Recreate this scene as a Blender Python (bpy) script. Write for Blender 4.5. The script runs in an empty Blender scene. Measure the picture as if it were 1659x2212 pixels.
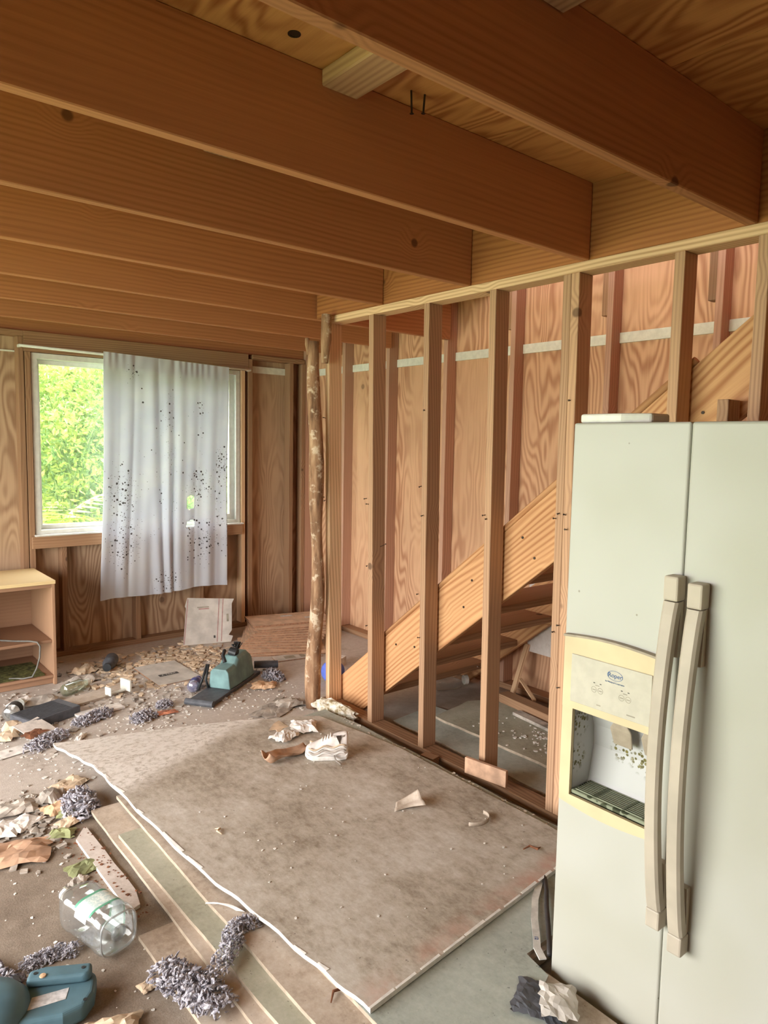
import bpy, bmesh, math, random
import numpy as np
from mathutils import Vector, Matrix, noise as mnoise

scene = bpy.context.scene
C = scene.collection
R = random.Random(7)

# ------------------------------------------------------------------ camera
YAW, PITCH, ROLL, FPX, CAMH = 0.6904, -0.0943, 0.0188, 1546.6, 1.5697
fw = Vector((math.sin(YAW)*math.cos(PITCH), math.cos(YAW)*math.cos(PITCH), math.sin(PITCH)))
rt = Vector((math.cos(YAW), -math.sin(YAW), 0.0))
up = rt.cross(fw)
cr, sr = math.cos(ROLL), math.sin(ROLL)
rt, up = cr*rt + sr*up, -sr*rt + cr*up
cam = bpy.data.cameras.new('camera')
cam.sensor_fit = 'VERTICAL'; cam.sensor_height = 36.0
cam.lens = FPX/2212*36.0
cam.clip_start = 0.05; cam.clip_end = 200
camo = bpy.data.objects.new('camera', cam); C.objects.link(camo)
camo.matrix_world = Matrix(((rt.x, up.x, -fw.x, 0), (rt.y, up.y, -fw.y, 0), (rt.z, up.z, -fw.z, CAMH), (0, 0, 0, 1)))
scene.camera = camo

# ------------------------------------------------------------------ sky, daylight, exposure
world = bpy.data.worlds.new('overcast_sky'); scene.world = world
world.use_nodes = True
bg = world.node_tree.nodes['Background']
bg.inputs[0].default_value = (1.0, 0.99, 0.965, 1); bg.inputs[1].default_value = 8.0

def portal(name, loc, rot, sx, sy):
    """marks an opening so that daylight from the sky is sampled through it"""
    l = bpy.data.lights.new(name, 'AREA'); l.shape = 'RECTANGLE'; l.size = sx; l.size_y = sy
    l.cycles.is_portal = True
    o = bpy.data.objects.new(name, l); o.location = loc; o.rotation_euler = rot; C.objects.link(o)
    return o
portal('doorway_portal', (-1.93, 2.7, 1.04), (0, math.radians(-90), 0), 2.06, 3.6)
portal('upstairs_portal', (-1.92, 1.6, 3.55), (0, math.radians(-90), 0), 1.3, 3.6)
portal('window_portal', (2.08, 5.50, 1.52), (math.radians(-90), 0, 0), 1.56, 1.25)

vs = scene.view_settings
vs.view_transform = 'Standard'; vs.look = 'None'; vs.gamma = 1.0; vs.use_curve_mapping = False
vs.exposure = 0.98

# ------------------------------------------------------------------ mesh helpers
class MB:
    def __init__(s): s.v = []; s.f = []; s.m = []
    def face(s, idx, mi=0): s.f.append(tuple(idx)); s.m.append(mi)
    def add(s, vs_, fs_, mi=0, M=None):
        o = len(s.v)
        for p in vs_:
            p = Vector(p); s.v.append(tuple(M @ p) if M is not None else tuple(p))
        for f in fs_: s.face([o+i for i in f], mi)
        return s
    def box(s, x0, x1, y0, y1, z0, z1, mi=0, M=None):
        vs_ = [(x0,y0,z0),(x1,y0,z0),(x1,y1,z0),(x0,y1,z0),(x0,y0,z1),(x1,y0,z1),(x1,y1,z1),(x0,y1,z1)]
        return s.add(vs_, [(0,3,2,1),(4,5,6,7),(0,1,5,4),(1,2,6,5),(2,3,7,6),(3,0,4,7)], mi, M)
    def prism(s, poly, z0, z1, mi=0, M=None, mside=None):
        n = len(poly); a = sum(poly[i][0]*poly[(i+1)%n][1]-poly[(i+1)%n][0]*poly[i][1] for i in range(n))
        if a < 0: poly = poly[::-1]
        vs_ = [(x,y,z0) for x,y in poly]+[(x,y,z1) for x,y in poly]
        o = len(s.v); s.add(vs_, [], mi, M)
        s.face([o+i for i in range(n-1,-1,-1)], mi); s.face([o+n+i for i in range(n)], mi)
        for i in range(n):
            j = (i+1)%n; s.face([o+i, o+j, o+n+j, o+n+i], mi if mside is None else mside)
        return s
    def loft(s, rings, mi=0, cap=True, M=None, closed=True):
        o = len(s.v); n = len(rings[0])
        for r in rings: s.add(r, [], mi, M)
        for k in range(len(rings)-1):
            for i in range(n if closed else n-1):
                j = (i+1)%n
                s.face([o+k*n+i, o+k*n+j, o+(k+1)*n+j, o+(k+1)*n+i], mi)
        if cap and closed:
            s.face([o+i for i in range(n-1,-1,-1)], mi)
            s.face([o+(len(rings)-1)*n+i for i in range(n)], mi)
        return s
    def tube(s, path, r, n=8, mi=0, cap=True, M=None):
        path = [Vector(p) for p in path]; rings = []
        prev = None
        for k, p in enumerate(path):
            t = (path[min(k+1, len(path)-1)]-path[max(k-1, 0)]).normalized()
            if prev is None:
                a = Vector((0,0,1)) if abs(t.z) < .9 else Vector((1,0,0))
                u = t.cross(a).normalized()
            else:
                u = (prev - t*prev.dot(t)).normalized()
            prev = u; w = t.cross(u)
            rr = r[k] if isinstance(r, (list, tuple)) else r
            rings.append([p+u*rr*math.cos(2*math.pi*i/n)+w*rr*math.sin(2*math.pi*i/n) for i in range(n)])
        return s.loft(rings, mi, cap, M)
    def lathe(s, prof, n=20, mi=0, M=None, cap=True):
        return s.loft([[(r*math.cos(2*math.pi*i/n), r*math.sin(2*math.pi*i/n), z) for i in range(n)] for r, z in prof], mi, cap, M)
    def grid(s, fn, nu, nv, mi=0, skip=None, M=None):
        o = len(s.v)
        s.add([fn(i/nu, j/nv) for j in range(nv+1) for i in range(nu+1)], [], mi, M)
        for j in range(nv):
            for i in range(nu):
                if skip and skip((i+.5)/nu, (j+.5)/nv): continue
                a = o+j*(nu+1)+i
                s.face([a, a+1, a+nu+2, a+nu+1], mi)
        return s
    def mesh(s, name, mats, smooth=False):
        me = bpy.data.meshes.new(name); me.from_pydata(s.v, [], s.f)
        for m in (mats if isinstance(mats, (list, tuple)) else [mats]): me.materials.append(m)
        me.polygons.foreach_set('material_index', s.m)
        if smooth: me.polygons.foreach_set('use_smooth', [True]*len(s.f))
        me.update(); return me
    def build(s, name, mats, parent=None, loc=(0,0,0), rot=(0,0,0), smooth=False, bevel=0, solid=0, subd=0, seg=2):
        o = bpy.data.objects.new(name, s.mesh(name, mats, smooth)); C.objects.link(o)
        o.location = loc; o.rotation_euler = rot
        if parent: o.parent = parent
        if solid:
            md = o.modifiers.new('solid', 'SOLIDIFY'); md.thickness = solid; md.offset = 0
        if bevel:
            md = o.modifiers.new('bevel', 'BEVEL'); md.width = bevel; md.segments = seg; md.limit_method = 'ANGLE'
        if subd:
            md = o.modifiers.new('sub', 'SUBSURF'); md.levels = subd; md.render_levels = subd
        return o

def tag(o, label, cat, group=None):
    o['label'] = label; o['category'] = cat
    if group: o['group'] = group
    return o
def struct(o): o['kind'] = 'structure'; return o
def stuff(o): o['kind'] = 'stuff'; return o
def empty(name, loc=(0,0,0), rz=0.0):
    o = bpy.data.objects.new(name, None); o.empty_display_size = .05
    C.objects.link(o); o.location = loc; o.rotation_euler = (0,0,rz); return o
def thing(name, label, cat, loc=(0,0,0), rz=0.0, group=None): return tag(empty(name, loc, rz), label, cat, group)
def text_mesh(s, size, mat, name, parent, M, extrude=.0004, align='CENTER'):
    cu = bpy.data.curves.new(name, 'FONT'); cu.body = s; cu.size = size; cu.extrude = extrude
    cu.align_x = align; cu.align_y = 'CENTER'; cu.resolution_u = 3
    t = bpy.data.objects.new(name, cu)
    me = bpy.data.meshes.new_from_object(t); bpy.data.objects.remove(t); bpy.data.curves.remove(cu)
    me.transform(M); me.materials.clear(); me.materials.append(mat)
    o = bpy.data.objects.new(name, me); C.objects.link(o); o.parent = parent; return o

# ------------------------------------------------------------------ materials
def lin(c): return tuple(((x/255)/12.92 if x/255 <= .04045 else ((x/255+.055)/1.055)**2.4) for x in c)+(1,)
class NT:
    def __init__(s, name):
        s.mat = bpy.data.materials.new(name); s.mat.use_nodes = True
        s.t = s.mat.node_tree; s.n = s.t.nodes; s.l = s.t.links
        s.b = s.n['Principled BSDF']; s.out = s.n['Material Output']
        s.b.inputs['Specular IOR Level'].default_value = .3
    def node(s, typ, **kw):
        n = s.n.new(typ)
        for k, v in kw.items(): setattr(n, k, v)
        return n
    def set(s, sock, v):
        if hasattr(v, 'is_linked') or isinstance(v, bpy.types.NodeSocket): s.l.new(v, sock)
        else: sock.default_value = v
    def math(s, op, a, b=None, c=None, clamp=False):
        n = s.node('ShaderNodeMath', operation=op, use_clamp=clamp)
        s.set(n.inputs[0], a)
        if b is not None: s.set(n.inputs[1], b)
        if c is not None: s.set(n.inputs[2], c)
        return n.outputs[0]
    def vmath(s, op, a, b=None):
        n = s.node('ShaderNodeVectorMath', operation=op); s.set(n.inputs[0], a)
        if b is not None: s.set(n.inputs[1], b)
        return n.outputs['Value'] if op in ('DISTANCE', 'LENGTH', 'DOT_PRODUCT') else n.outputs[0]
    def mix(s, f, a, b, blend='MIX'):
        n = s.node('ShaderNodeMix', data_type='RGBA', blend_type=blend, clamp_factor=True)
        s.set(n.inputs[0], f); s.set(n.inputs[6], a); s.set(n.inputs[7], b); return n.outputs[2]
    def coords(s, rnd=True):
        tc = s.node('ShaderNodeTexCoord'); v = tc.outputs['Object']
        if rnd:
            oi = s.node('ShaderNodeObjectInfo')
            off = s.node('ShaderNodeVectorMath', operation='SCALE')
            off.inputs[0].default_value = (13.7, 27.3, 41.1); s.l.new(oi.outputs['Random'], off.inputs['Scale'])
            v = s.vmath('ADD', v, off.outputs[0]); s.rand = oi.outputs['Random']
        return v
    def noise(s, vec, scale, detail=3, rough=.55):
        n = s.node('ShaderNodeTexNoise'); s.l.new(vec, n.inputs['Vector'])
        n.inputs['Scale'].default_value = scale; n.inputs['Detail'].default_value = detail; n.inputs['Roughness'].default_value = rough
        return n.outputs['Fac']
    def ramp(s, f, stops):
        n = s.node('ShaderNodeValToRGB'); s.l.new(f, n.inputs[0])
        e = n.color_ramp.elements
        while len(e) < len(stops): e.new(.5)
        for i, (p, c) in enumerate(stops): e[i].position = p; e[i].color = c
        return n.outputs[0]
    def voro(s, vec, scale, feature='F1', out='Distance'):
        n = s.node('ShaderNodeTexVoronoi', feature=feature); s.l.new(vec, n.inputs['Vector']); n.inputs['Scale'].default_value = scale
        return n.outputs[out]
    def smooth(s, v, a, b):
        n = s.node('ShaderNodeMapRange', interpolation_type='SMOOTHSTEP'); s.set(n.inputs[0], v)
        n.inputs[1].default_value = a; n.inputs[2].default_value = b; return n.outputs[0]
    def bump(s, h, strength=.3, dist=.002):
        n = s.node('ShaderNodeBump'); n.inputs['Strength'].default_value = strength; n.inputs['Distance'].default_value = dist
        s.l.new(h, n.inputs['Height']); s.l.new(n.outputs[0], s.b.inputs['Normal'])
    def col(s, c): s.set(s.b.inputs['Base Color'], c)
    def rough(s, r): s.set(s.b.inputs['Roughness'], r)

def plain(name, c, rough=.6, metallic=0, var=.08, scale=30, bump=0):
    m = NT(name); v = m.coords(); n = m.noise(v, scale, 3)
    d = tuple(x*(1-2.2*var) for x in lin(c)[:3])+(1,); e = tuple(min(1, x*(1+2.2*var)) for x in lin(c)[:3])+(1,)
    m.col(m.mix(m.smooth(n, .25, .75), d, e)); m.rough(rough); m.b.inputs['Metallic'].default_value = metallic
    if bump: m.bump(n, bump, .003)
    return m.mat

def lumber(name, light, dark, axis, freq=330, amp=26, knots=.5, contrast=.6, rough=.75, along=.55, across=3.2, vary=.22, knotcol=None):
    """sawn board: growth-ring lines that run along one axis and flow round knots"""
    m = NT(name); v = m.coords()
    sc = [across]*3; sc[axis] = along
    st = m.vmath('MULTIPLY', v, tuple(sc))
    big = m.noise(st, 1.0, 2, .5)
    kd = m.voro(v, 3.1)
    kn = m.smooth(kd, .30, .03)
    kcore = m.smooth(kd, .075, .045)
    cu = [0.75, 1.0, 0.9]; cu[axis] = 0
    u = m.vmath('DOT_PRODUCT', v, tuple(cu))
    ph = m.math('ADD', m.math('ADD', m.math('MULTIPLY', u, freq), m.math('MULTIPLY', big, amp*2)), m.math('MULTIPLY', kn, 16*knots))
    w = m.math('POWER', m.math('MULTIPLY_ADD', m.math('SINE', ph), .5, .5), 1.6)
    fs = [160.]*3; fs[axis] = 3.
    fine = m.noise(m.vmath('MULTIPLY', v, tuple(fs)), 1.0, 2, .6)
    patch = m.smooth(m.noise(st, .9, 3), .3, .62)
    t = m.math('ADD', m.math('MULTIPLY', w, m.math('MULTIPLY_ADD', patch, contrast*.85, contrast*.25)), m.math('MULTIPLY_ADD', fine, .6, -.22), clamp=True)
    c = m.mix(t, lin(light), lin(dark))
    kc = knotcol or tuple(x*.66 for x in dark)
    c = m.mix(m.math('MULTIPLY', kcore, .8*min(1, knots*2)), c, lin(kc))
    blot = m.noise(m.vmath('MULTIPLY', st, (.5, .5, .5)), 1.4, 3)
    hs = m.node('ShaderNodeHueSaturation'); m.l.new(c, hs.inputs['Color'])
    m.l.new(m.math('ADD', m.math('MULTIPLY_ADD', m.rand, vary, 1-vary*.5), m.math('MULTIPLY', m.math('SUBTRACT', blot, .5), .45)), hs.inputs['Value'])
    m.col(hs.outputs[0]); m.rough(rough); m.bump(t, .15, .001)
    return m.mat

def plywood(name, light, dark, axis, cross, amp=70, contrast=.8, knots=.35, along=.75, across=3.4, tint=None):
    """rotary-cut softwood veneer: wild contour grain"""
    m = NT(name); v = m.coords()
    sc = [0.2]*3; sc[axis] = along; sc[cross] = across
    st = m.vmath('MULTIPLY', v, tuple(sc))
    big = m.noise(st, 1.0, 2.5, .45)
    kd = m.voro(v, 2.3); kn = m.smooth(kd, .25, .02); kcore = m.smooth(kd, .065, .04)
    cu = [0, 0, 0]; cu[cross] = 1
    u = m.vmath('DOT_PRODUCT', v, tuple(cu))
    ph = m.math('ADD', m.math('ADD', m.math('MULTIPLY', big, amp*2), m.math('MULTIPLY', u, 25)), m.math('MULTIPLY', kn, 6))
    w = m.math('POWER', m.math('MULTIPLY_ADD', m.math('SINE', ph), .5, .5), 1.3)
    fs = [20.]*3; fs[axis] = 4.; fs[cross] = 130.
    fine = m.noise(m.vmath('MULTIPLY', v, tuple(fs)), 1.0, 2, .6)
    patch = m.noise(st, .8, 2)
    cc = m.math('MULTIPLY', m.smooth(patch, .25, .6), contrast)
    t = m.math('ADD', m.math('MULTIPLY', w, cc), m.math('MULTIPLY', m.math('SUBTRACT', fine, .45), .5), clamp=True)
    c = m.mix(t, lin(light), lin(dark))
    c = m.mix(m.math('MULTIPLY', kcore, .7*min(1, knots*2)), c, lin(tuple(x*.4 for x in dark)))
    hs = m.node('ShaderNodeHueSaturation'); m.l.new(c, hs.inputs['Color'])
    blot = m.noise(v, 1.7, 3)
    m.l.new(m.math('ADD', m.math('MULTIPLY_ADD', m.rand, .14, .93), m.math('MULTIPLY', m.math('SUBTRACT', blot, .5), .4)), hs.inputs['Value'])
    m.col(hs.outputs[0]); m.rough(.7); m.bump(t, .12, .001)
    return m.mat

M = {}
JL, JD = (188, 130, 90), (140, 88, 56)
for ax, nm in ((0, 'x'), (1, 'y'), (2, 'z')):
    M['joist_'+nm] = lumber('joist_fir_'+nm, JL, JD, ax, knots=.9, contrast=.34, amp=20)
    M['stud_'+nm] = lumber('stud_pine_'+nm, (192, 154, 122), (148, 110, 86), ax, freq=420, knots=.8, contrast=.5, vary=.3)
    M['pale_'+nm] = lumber('pale_pine_'+nm, (228, 194, 156), (178, 136, 100), ax, freq=420, knots=.5, contrast=.75, amp=14)
    M['old_'+nm] = lumber('aged_fir_'+nm, (164, 128, 98), (118, 84, 60), ax, freq=400, knots=.7, contrast=.5, vary=.25)
    M['stair_'+nm] = lumber('stair_fir_'+nm, (212, 164, 118), (164, 106, 66), ax, freq=260, knots=.6, contrast=.75, amp=30)
    M['pink_'+nm] = lumber('pinkish_stud_'+nm, (196, 156, 132), (156, 114, 92), ax, freq=400, knots=.8, contrast=.45)
M['rim'] = lumber('rim_fir', (172, 112, 66), (124, 72, 36), 1, knots=.9, contrast=.45, amp=20)
M['ply_ceiling'] = plywood('ceiling_plywood', (208, 150, 96), (152, 88, 46), 1, 0)
M['ply_right'] = plywood('stairwell_plywood', (216, 172, 136), (168, 116, 84), 2, 1)
M['ply_back'] = plywood('back_wall_plywood', (192, 162, 132), (142, 106, 80), 2, 0)
M['white'] = plain('white_plastic', (228, 228, 220), .45, var=.03)
M['strip'] = plain('white_strip', (226, 226, 214), .5, var=.04)
M['vinyl'] = plain('window_vinyl', (222, 222, 216), .4, var=.03)
M['nail'] = plain('dark_nail', (66, 54, 46), .5, .6)
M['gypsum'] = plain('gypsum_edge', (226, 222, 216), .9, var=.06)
M['gypsum_old'] = plain('stained_gypsum_edge', (176, 160, 142), .9, var=.08)
M['black'] = plain('black_plastic', (44, 46, 48), .45)
M['darkgrey'] = plain('dark_grey_plastic', (84, 86, 92), .55, var=.1)
M['teal'] = plain('teal_plastic', (116, 148, 148), .5, var=.12, scale=9)
M['bluegreen'] = plain('blue_teal_plastic', (88, 118, 130), .5, var=.1, scale=9)
M['brownpaper'] = plain('brown_paper', (186, 150, 124), .85, var=.14, scale=14, bump=.2)
M['tanpaper'] = plain('tan_paper', (208, 186, 160), .85, var=.14, scale=14, bump=.2)
M['whitepaper'] = plain('white_paper', (226, 220, 214), .85, var=.1, scale=22)
M['greenpaper'] = plain('green_wrapper', (142, 146, 104), .7, var=.2, scale=12)
M['greyrag'] = plain('grey_scrap', (172, 162, 152), .9, var=.2, scale=15)
M['rust'] = plain('rust_card', (126, 82, 58), .85, var=.2)
M['redwrap'] = plain('red_printed_wrapper', (202, 132, 104), .6, var=.35, scale=20)
M['blue'] = plain('blue_plastic', (58, 86, 190), .4)
M['darkblue'] = plain('navy_cap', (72, 76, 140), .4)
M['cable'] = plain('grey_cable', (112, 110, 104), .5)
M['cablewhite'] = plain('white_cable', (208, 206, 200), .5)
M['cableblack'] = plain('black_cable', (58, 54, 54), .5)
M['wicker'] = plain('moss', (92, 92, 52), .95, var=.3, scale=40)
M['orange'] = plain('orange_foam', (208, 172, 138), .9)
M['sticker'] = plain('faded_sticker', (202, 200, 200), .6, var=.12, scale=60)
M['stainlam'] = lumber('bookcase_laminate', (166, 130, 102), (138, 104, 80), 2, freq=300, knots=0, contrast=.35, amp=8)
M['stainlam_x'] = lumber('bookcase_laminate_x', (158, 122, 96), (132, 98, 76), 0, freq=300, knots=0, contrast=.35, amp=8)
M['booktop'] = lumber('bookcase_top', (240, 216, 166), (224, 194, 140), 0, freq=240, knots=0, contrast=.4, amp=8)
M['card'] = plain('corrugated_cardboard', (206, 176, 150), .85, var=.1, scale=12)
M['cardedge'] = plain('cardboard_edge', (150, 112, 86), .9, var=.15, scale=60)
M['cardgrey'] = plain('printed_card', (196, 190, 182), .8, var=.08, scale=10)
M['ink'] = plain('dark_ink', (70, 68, 66), .8)
M['redink'] = plain('faded_red_ink', (176, 140, 136), .8)
M['blueink'] = plain('blue_ink', (56, 92, 140), .6)
M['greyink'] = plain('grey_ink', (150, 144, 128), .7)

def mk_bark():
    m = NT('peeled_log'); v = m.coords()
    n = m.noise(m.vmath('MULTIPLY', v, (30, 30, 5)), 1, 4, .6); n2 = m.noise(v, 14, 4, .7)
    c = m.ramp(n, [(.3, lin((104, 76, 56))), (.5, lin((156, 120, 92))), (.7, lin((192, 160, 128)))])
    c = m.mix(m.smooth(n2, .54, .66), c, lin((206, 186, 162))); m.col(c); m.rough(.85); m.bump(n, .5, .006); return m.mat
M['bark'] = mk_bark()

def mk_drywall(name, base, dark, light, speck=.5):
    m = NT(name); v = m.coords()
    a = m.noise(v, 3.2, 5, .65); b = m.noise(v, 26, 4, .7); e = m.noise(m.vmath('MULTIPLY', v, (90, 60, 60)), 1, 3, .7)
    t = m.math('ADD', m.math('MULTIPLY', a, .55), m.math('ADD', m.math('MULTIPLY', b, .3), m.math('MULTIPLY', e, .25)))
    c = m.ramp(t, [(.36, lin(dark)), (.53, lin(base)), (.74, lin(light))])
    s = m.smooth(m.noise(v, 60, 3, .8), .68, .74)
    c = m.mix(m.math('MULTIPLY', s, speck), c, lin((218, 212, 204)))
    c = m.mix(m.math('MULTIPLY', m.smooth(m.noise(v, 42, 3, .8), .66, .72), .55), c, lin(tuple(x*.55 for x in dark)))
    m.col(c); m.rough(.9); m.bump(b, .25, .002); return m.mat
M['dw_brown'] = mk_drywall('drywall_back_paper', (182, 166, 150), (146, 128, 110), (206, 196, 184))
M['dw_tan'] = mk_drywall('drywall_tan_paper', (186, 170, 154), (150, 132, 114), (210, 198, 186))
M['dw_green'] = mk_drywall('drywall_green_paper', (168, 174, 166), (134, 138, 128), (190, 196, 188), .4)
M['dw_pink'] = mk_drywall('drywall_pink_paper', (204, 192, 184), (170, 156, 146), (220, 212, 206))
M['dw_olive'] = mk_drywall('drywall_olive_paper', (166, 164, 146), (134, 130, 112), (188, 184, 168), .3)

def mk_topsheet():
    m = NT('drywall_top_sheet_paper'); v = m.coords(False)
    a = m.noise(v, 3.0, 5, .65); b = m.noise(m.vmath('MULTIPLY', v, (34, 18, 30)), 1, 4, .75)
    t = m.math('ADD', m.math('MULTIPLY', a, .55), m.math('MULTIPLY', b, .5))
    c = m.ramp(t, [(.38, lin((144, 132, 116))), (.52, lin((182, 172, 159))), (.68, lin((208, 202, 194)))])
    # scraped, dusty far end of the sheet
    far = m.node('ShaderNodeSeparateXYZ'); m.l.new(v, far.inputs[0])
    edge = m.math('ADD', m.math('ADD', far.outputs[1], m.math('MULTIPLY', far.outputs[0], -.46)), m.math('MULTIPLY', m.noise(v, 5, 4, .6), .25))
    c = m.mix(m.math('MULTIPLY', m.smooth(edge, 2.52, 2.66), m.smooth(m.noise(v, 34, 4, .75), .3, .58)), c, lin((226, 220, 214)))
    c = m.mix(m.math('MULTIPLY', m.smooth(m.noise(v, 58, 3, .8), .69, .74), .6), c, lin((220, 214, 206)))
    c = m.mix(m.math('MULTIPLY', m.smooth(m.noise(v, 40, 3, .8), .68, .74), .55), c, lin((70, 56, 46)))
    # pinkish wear along the near edge
    nr = m.math('ADD', far.outputs[1], m.math('MULTIPLY', far.outputs[0], -.1))
    c = m.mix(m.math('MULTIPLY', m.smooth(nr, 1.36, 1.27), m.smooth(m.noise(v, 9, 3), .35, .75)), c, lin((186, 150, 134)))
    m.col(c); m.rough(.9); m.bump(b, .25, .002); return m.mat
M['dw_top'] = mk_topsheet()

def mk_floor():
    m = NT('dirty_floor'); v = m.coords(False)
    a = m.noise(v, 1.3, 5, .6); b = m.noise(v, 11, 5, .75); f = m.noise(v, 160, 2, .8)
    t = m.math('ADD', m.math('MULTIPLY', a, .5), m.math('ADD', m.math('MULTIPLY', b, .35), m.math('MULTIPLY', f, .2)))
    c = m.ramp(t, [(.36, lin((100, 86, 74))), (.52, lin((140, 126, 112))), (.70, lin((176, 164, 152)))])
    far = m.node('ShaderNodeSeparateXYZ'); m.l.new(v, far.inputs[0])
    dust = m.math('MULTIPLY', m.smooth(far.outputs[1], 2.9, 3.4), m.smooth(m.noise(v, 4, 5, .7), .22, .45))
    c = m.mix(m.math('MULTIPLY', dust, .9), c, m.mix(m.noise(v, 30, 4, .8), lin((160, 146, 136)), lin((224, 216, 208))))
    m.col(c); m.rough(.95); m.bump(f, .3, .004); return m.mat
M['floor'] = mk_floor()

def mk_stairfloor():
    m = NT('stairwell_floor_dust'); v = m.coords(False)
    b = m.noise(v, 6, 5, .7)
    c = m.ramp(b, [(.3, lin((92, 84, 72))), (.55, lin((126, 120, 106))), (.75, lin((148, 140, 128)))])
    m.col(c); m.rough(.95); return m.mat

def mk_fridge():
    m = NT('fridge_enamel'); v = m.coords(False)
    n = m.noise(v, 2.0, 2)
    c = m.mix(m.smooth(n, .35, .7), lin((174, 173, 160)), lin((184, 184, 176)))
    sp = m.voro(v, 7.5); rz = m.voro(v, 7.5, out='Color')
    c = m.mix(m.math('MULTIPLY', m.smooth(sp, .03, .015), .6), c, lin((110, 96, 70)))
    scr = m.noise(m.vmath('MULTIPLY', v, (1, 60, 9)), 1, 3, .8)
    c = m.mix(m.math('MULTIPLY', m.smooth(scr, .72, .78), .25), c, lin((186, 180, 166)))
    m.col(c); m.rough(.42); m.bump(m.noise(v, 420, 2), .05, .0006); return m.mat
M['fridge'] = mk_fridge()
M['cream'] = plain('aged_cream_plastic', (204, 188, 152), .45, var=.05, scale=6)
M['ctrl'] = plain('control_panel_plastic', (188, 183, 168), .45, var=.03)
M['handle'] = plain('beige_handle_plastic', (182, 172, 156), .5, var=.05, scale=8)
M['paddle'] = plain('beige_lever_plastic', (158, 146, 128), .5, var=.06)
def mk_mold(name, base, density, cols, sc=55, masks=None):
    m = NT(name); v = m.coords(False)
    d = m.voro(v, sc); rc = m.node('ShaderNodeSeparateColor'); m.l.new(m.voro(v, sc, out='Color'), rc.inputs[0])
    rad = m.math('MULTIPLY_ADD', rc.outputs[0], .45, .22)
    spot = m.math('MULTIPLY', m.smooth(m.math('SUBTRACT', rad, d), 0, .09), m.math('GREATER_THAN', rc.outputs[1], 1-density))
    if masks:
        acc = None
        for (cx, cy, cz, r) in masks:
            q = m.smooth(m.vmath('DISTANCE', v, (cx, cy, cz)), r, r*.45)
            acc = q if acc is None else m.math('MAXIMUM', acc, q)
        spot = m.math('MULTIPLY', spot, acc)
    c = m.mix(rc.outputs[2], lin(cols[0]), lin(cols[1]))
    m.col(m.mix(spot, lin(base), c)); m.rough(.5); return m.mat
M['tray'] = mk_mold('mouldy_tray', (134, 140, 118), .8, ((46, 52, 36), (70, 76, 54)), 48)

def mk_curtain():
    m = NT('mildewed_curtain'); v = m.coords(False)
    base = m.mix(m.smooth(m.noise(v, 3, 3), .35, .7), lin((216, 220, 230)), lin((226, 229, 234)))
    def spots(sc, den, masks, amt=1):
        d = m.voro(v, sc); rc = m.node('ShaderNodeSeparateColor'); m.l.new(m.voro(v, sc, out='Color'), rc.inputs[0])
        rad = m.math('MULTIPLY_ADD', rc.outputs[0], .36, .10)
        sp = m.smooth(m.math('SUBTRACT', rad, d), 0, .06)
        acc = None
        for (x, z, rx, rz, s) in masks:
            dv = m.vmath('LENGTH', m.vmath('MULTIPLY', m.vmath('SUBTRACT', v, (x, 0, z)), (1/rx, 0, 1/rz)))
            q = m.math('MULTIPLY', m.smooth(dv, 1.0, .25), s)
            acc = q if acc is None else m.math('MAXIMUM', acc, q)
        return m.math('MULTIPLY', m.math('MULTIPLY', sp, m.math('GREATER_THAN', acc, rc.outputs[1])), amt)
    # (x, z, half width, half height, density) in curtain coordinates, rod at z 0
    A = [(.10,-1.02,.16,.32,.8), (.12,-1.36,.17,.30,.95), (.72,-1.40,.16,.26,.65), (.93,-1.15,.10,.5,.35), (.93,-.82,.1,.2,.7), (.72,-.98,.14,.22,.5),
         (.45,-1.70,.16,.12,.75), (.20,-.14,.06,.10,.6), (.73,-.36,.06,.09,.6), (.30,-1.32,.14,.16,.35), (.5,-.9,.5,.8,.05), (.47,-.55,.07,.5,.3)]
    s1 = spots(50, 1, A); s2 = spots(120, 1, [(a,b,c*1.05,d*1.0,e*.45) for a,b,c,d,e in A], .75)
    sp = m.math('MAXIMUM', s1, s2)
    c = m.mix(m.math('MULTIPLY', sp, .9), base, lin((58, 52, 50)))
    d = m.node('ShaderNodeBsdfDiffuse'); m.l.new(c, d.inputs[0])
    t = m.node('ShaderNodeBsdfTranslucent'); m.l.new(c, t.inputs[0])
    mx = m.node('ShaderNodeMixShader'); mx.inputs[0].default_value = .30
    m.l.new(d.outputs[0], mx.inputs[1]); m.l.new(t.outputs[0], mx.inputs[2]); m.l.new(mx.outputs[0], m.out.inputs[0])
    return m.mat
M['curtain'] = mk_curtain()

def mk_wool():
    m = NT('grey_stuffing'); v = m.coords()
    n = m.noise(v, 60, 4, .8)
    m.col(m.ramp(n, [(.3, lin((84, 82, 88))), (.48, lin((150, 146, 154))), (.64, lin((220, 216, 222)))])); m.rough(1); return m.mat
M['wool'] = mk_wool()

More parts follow.
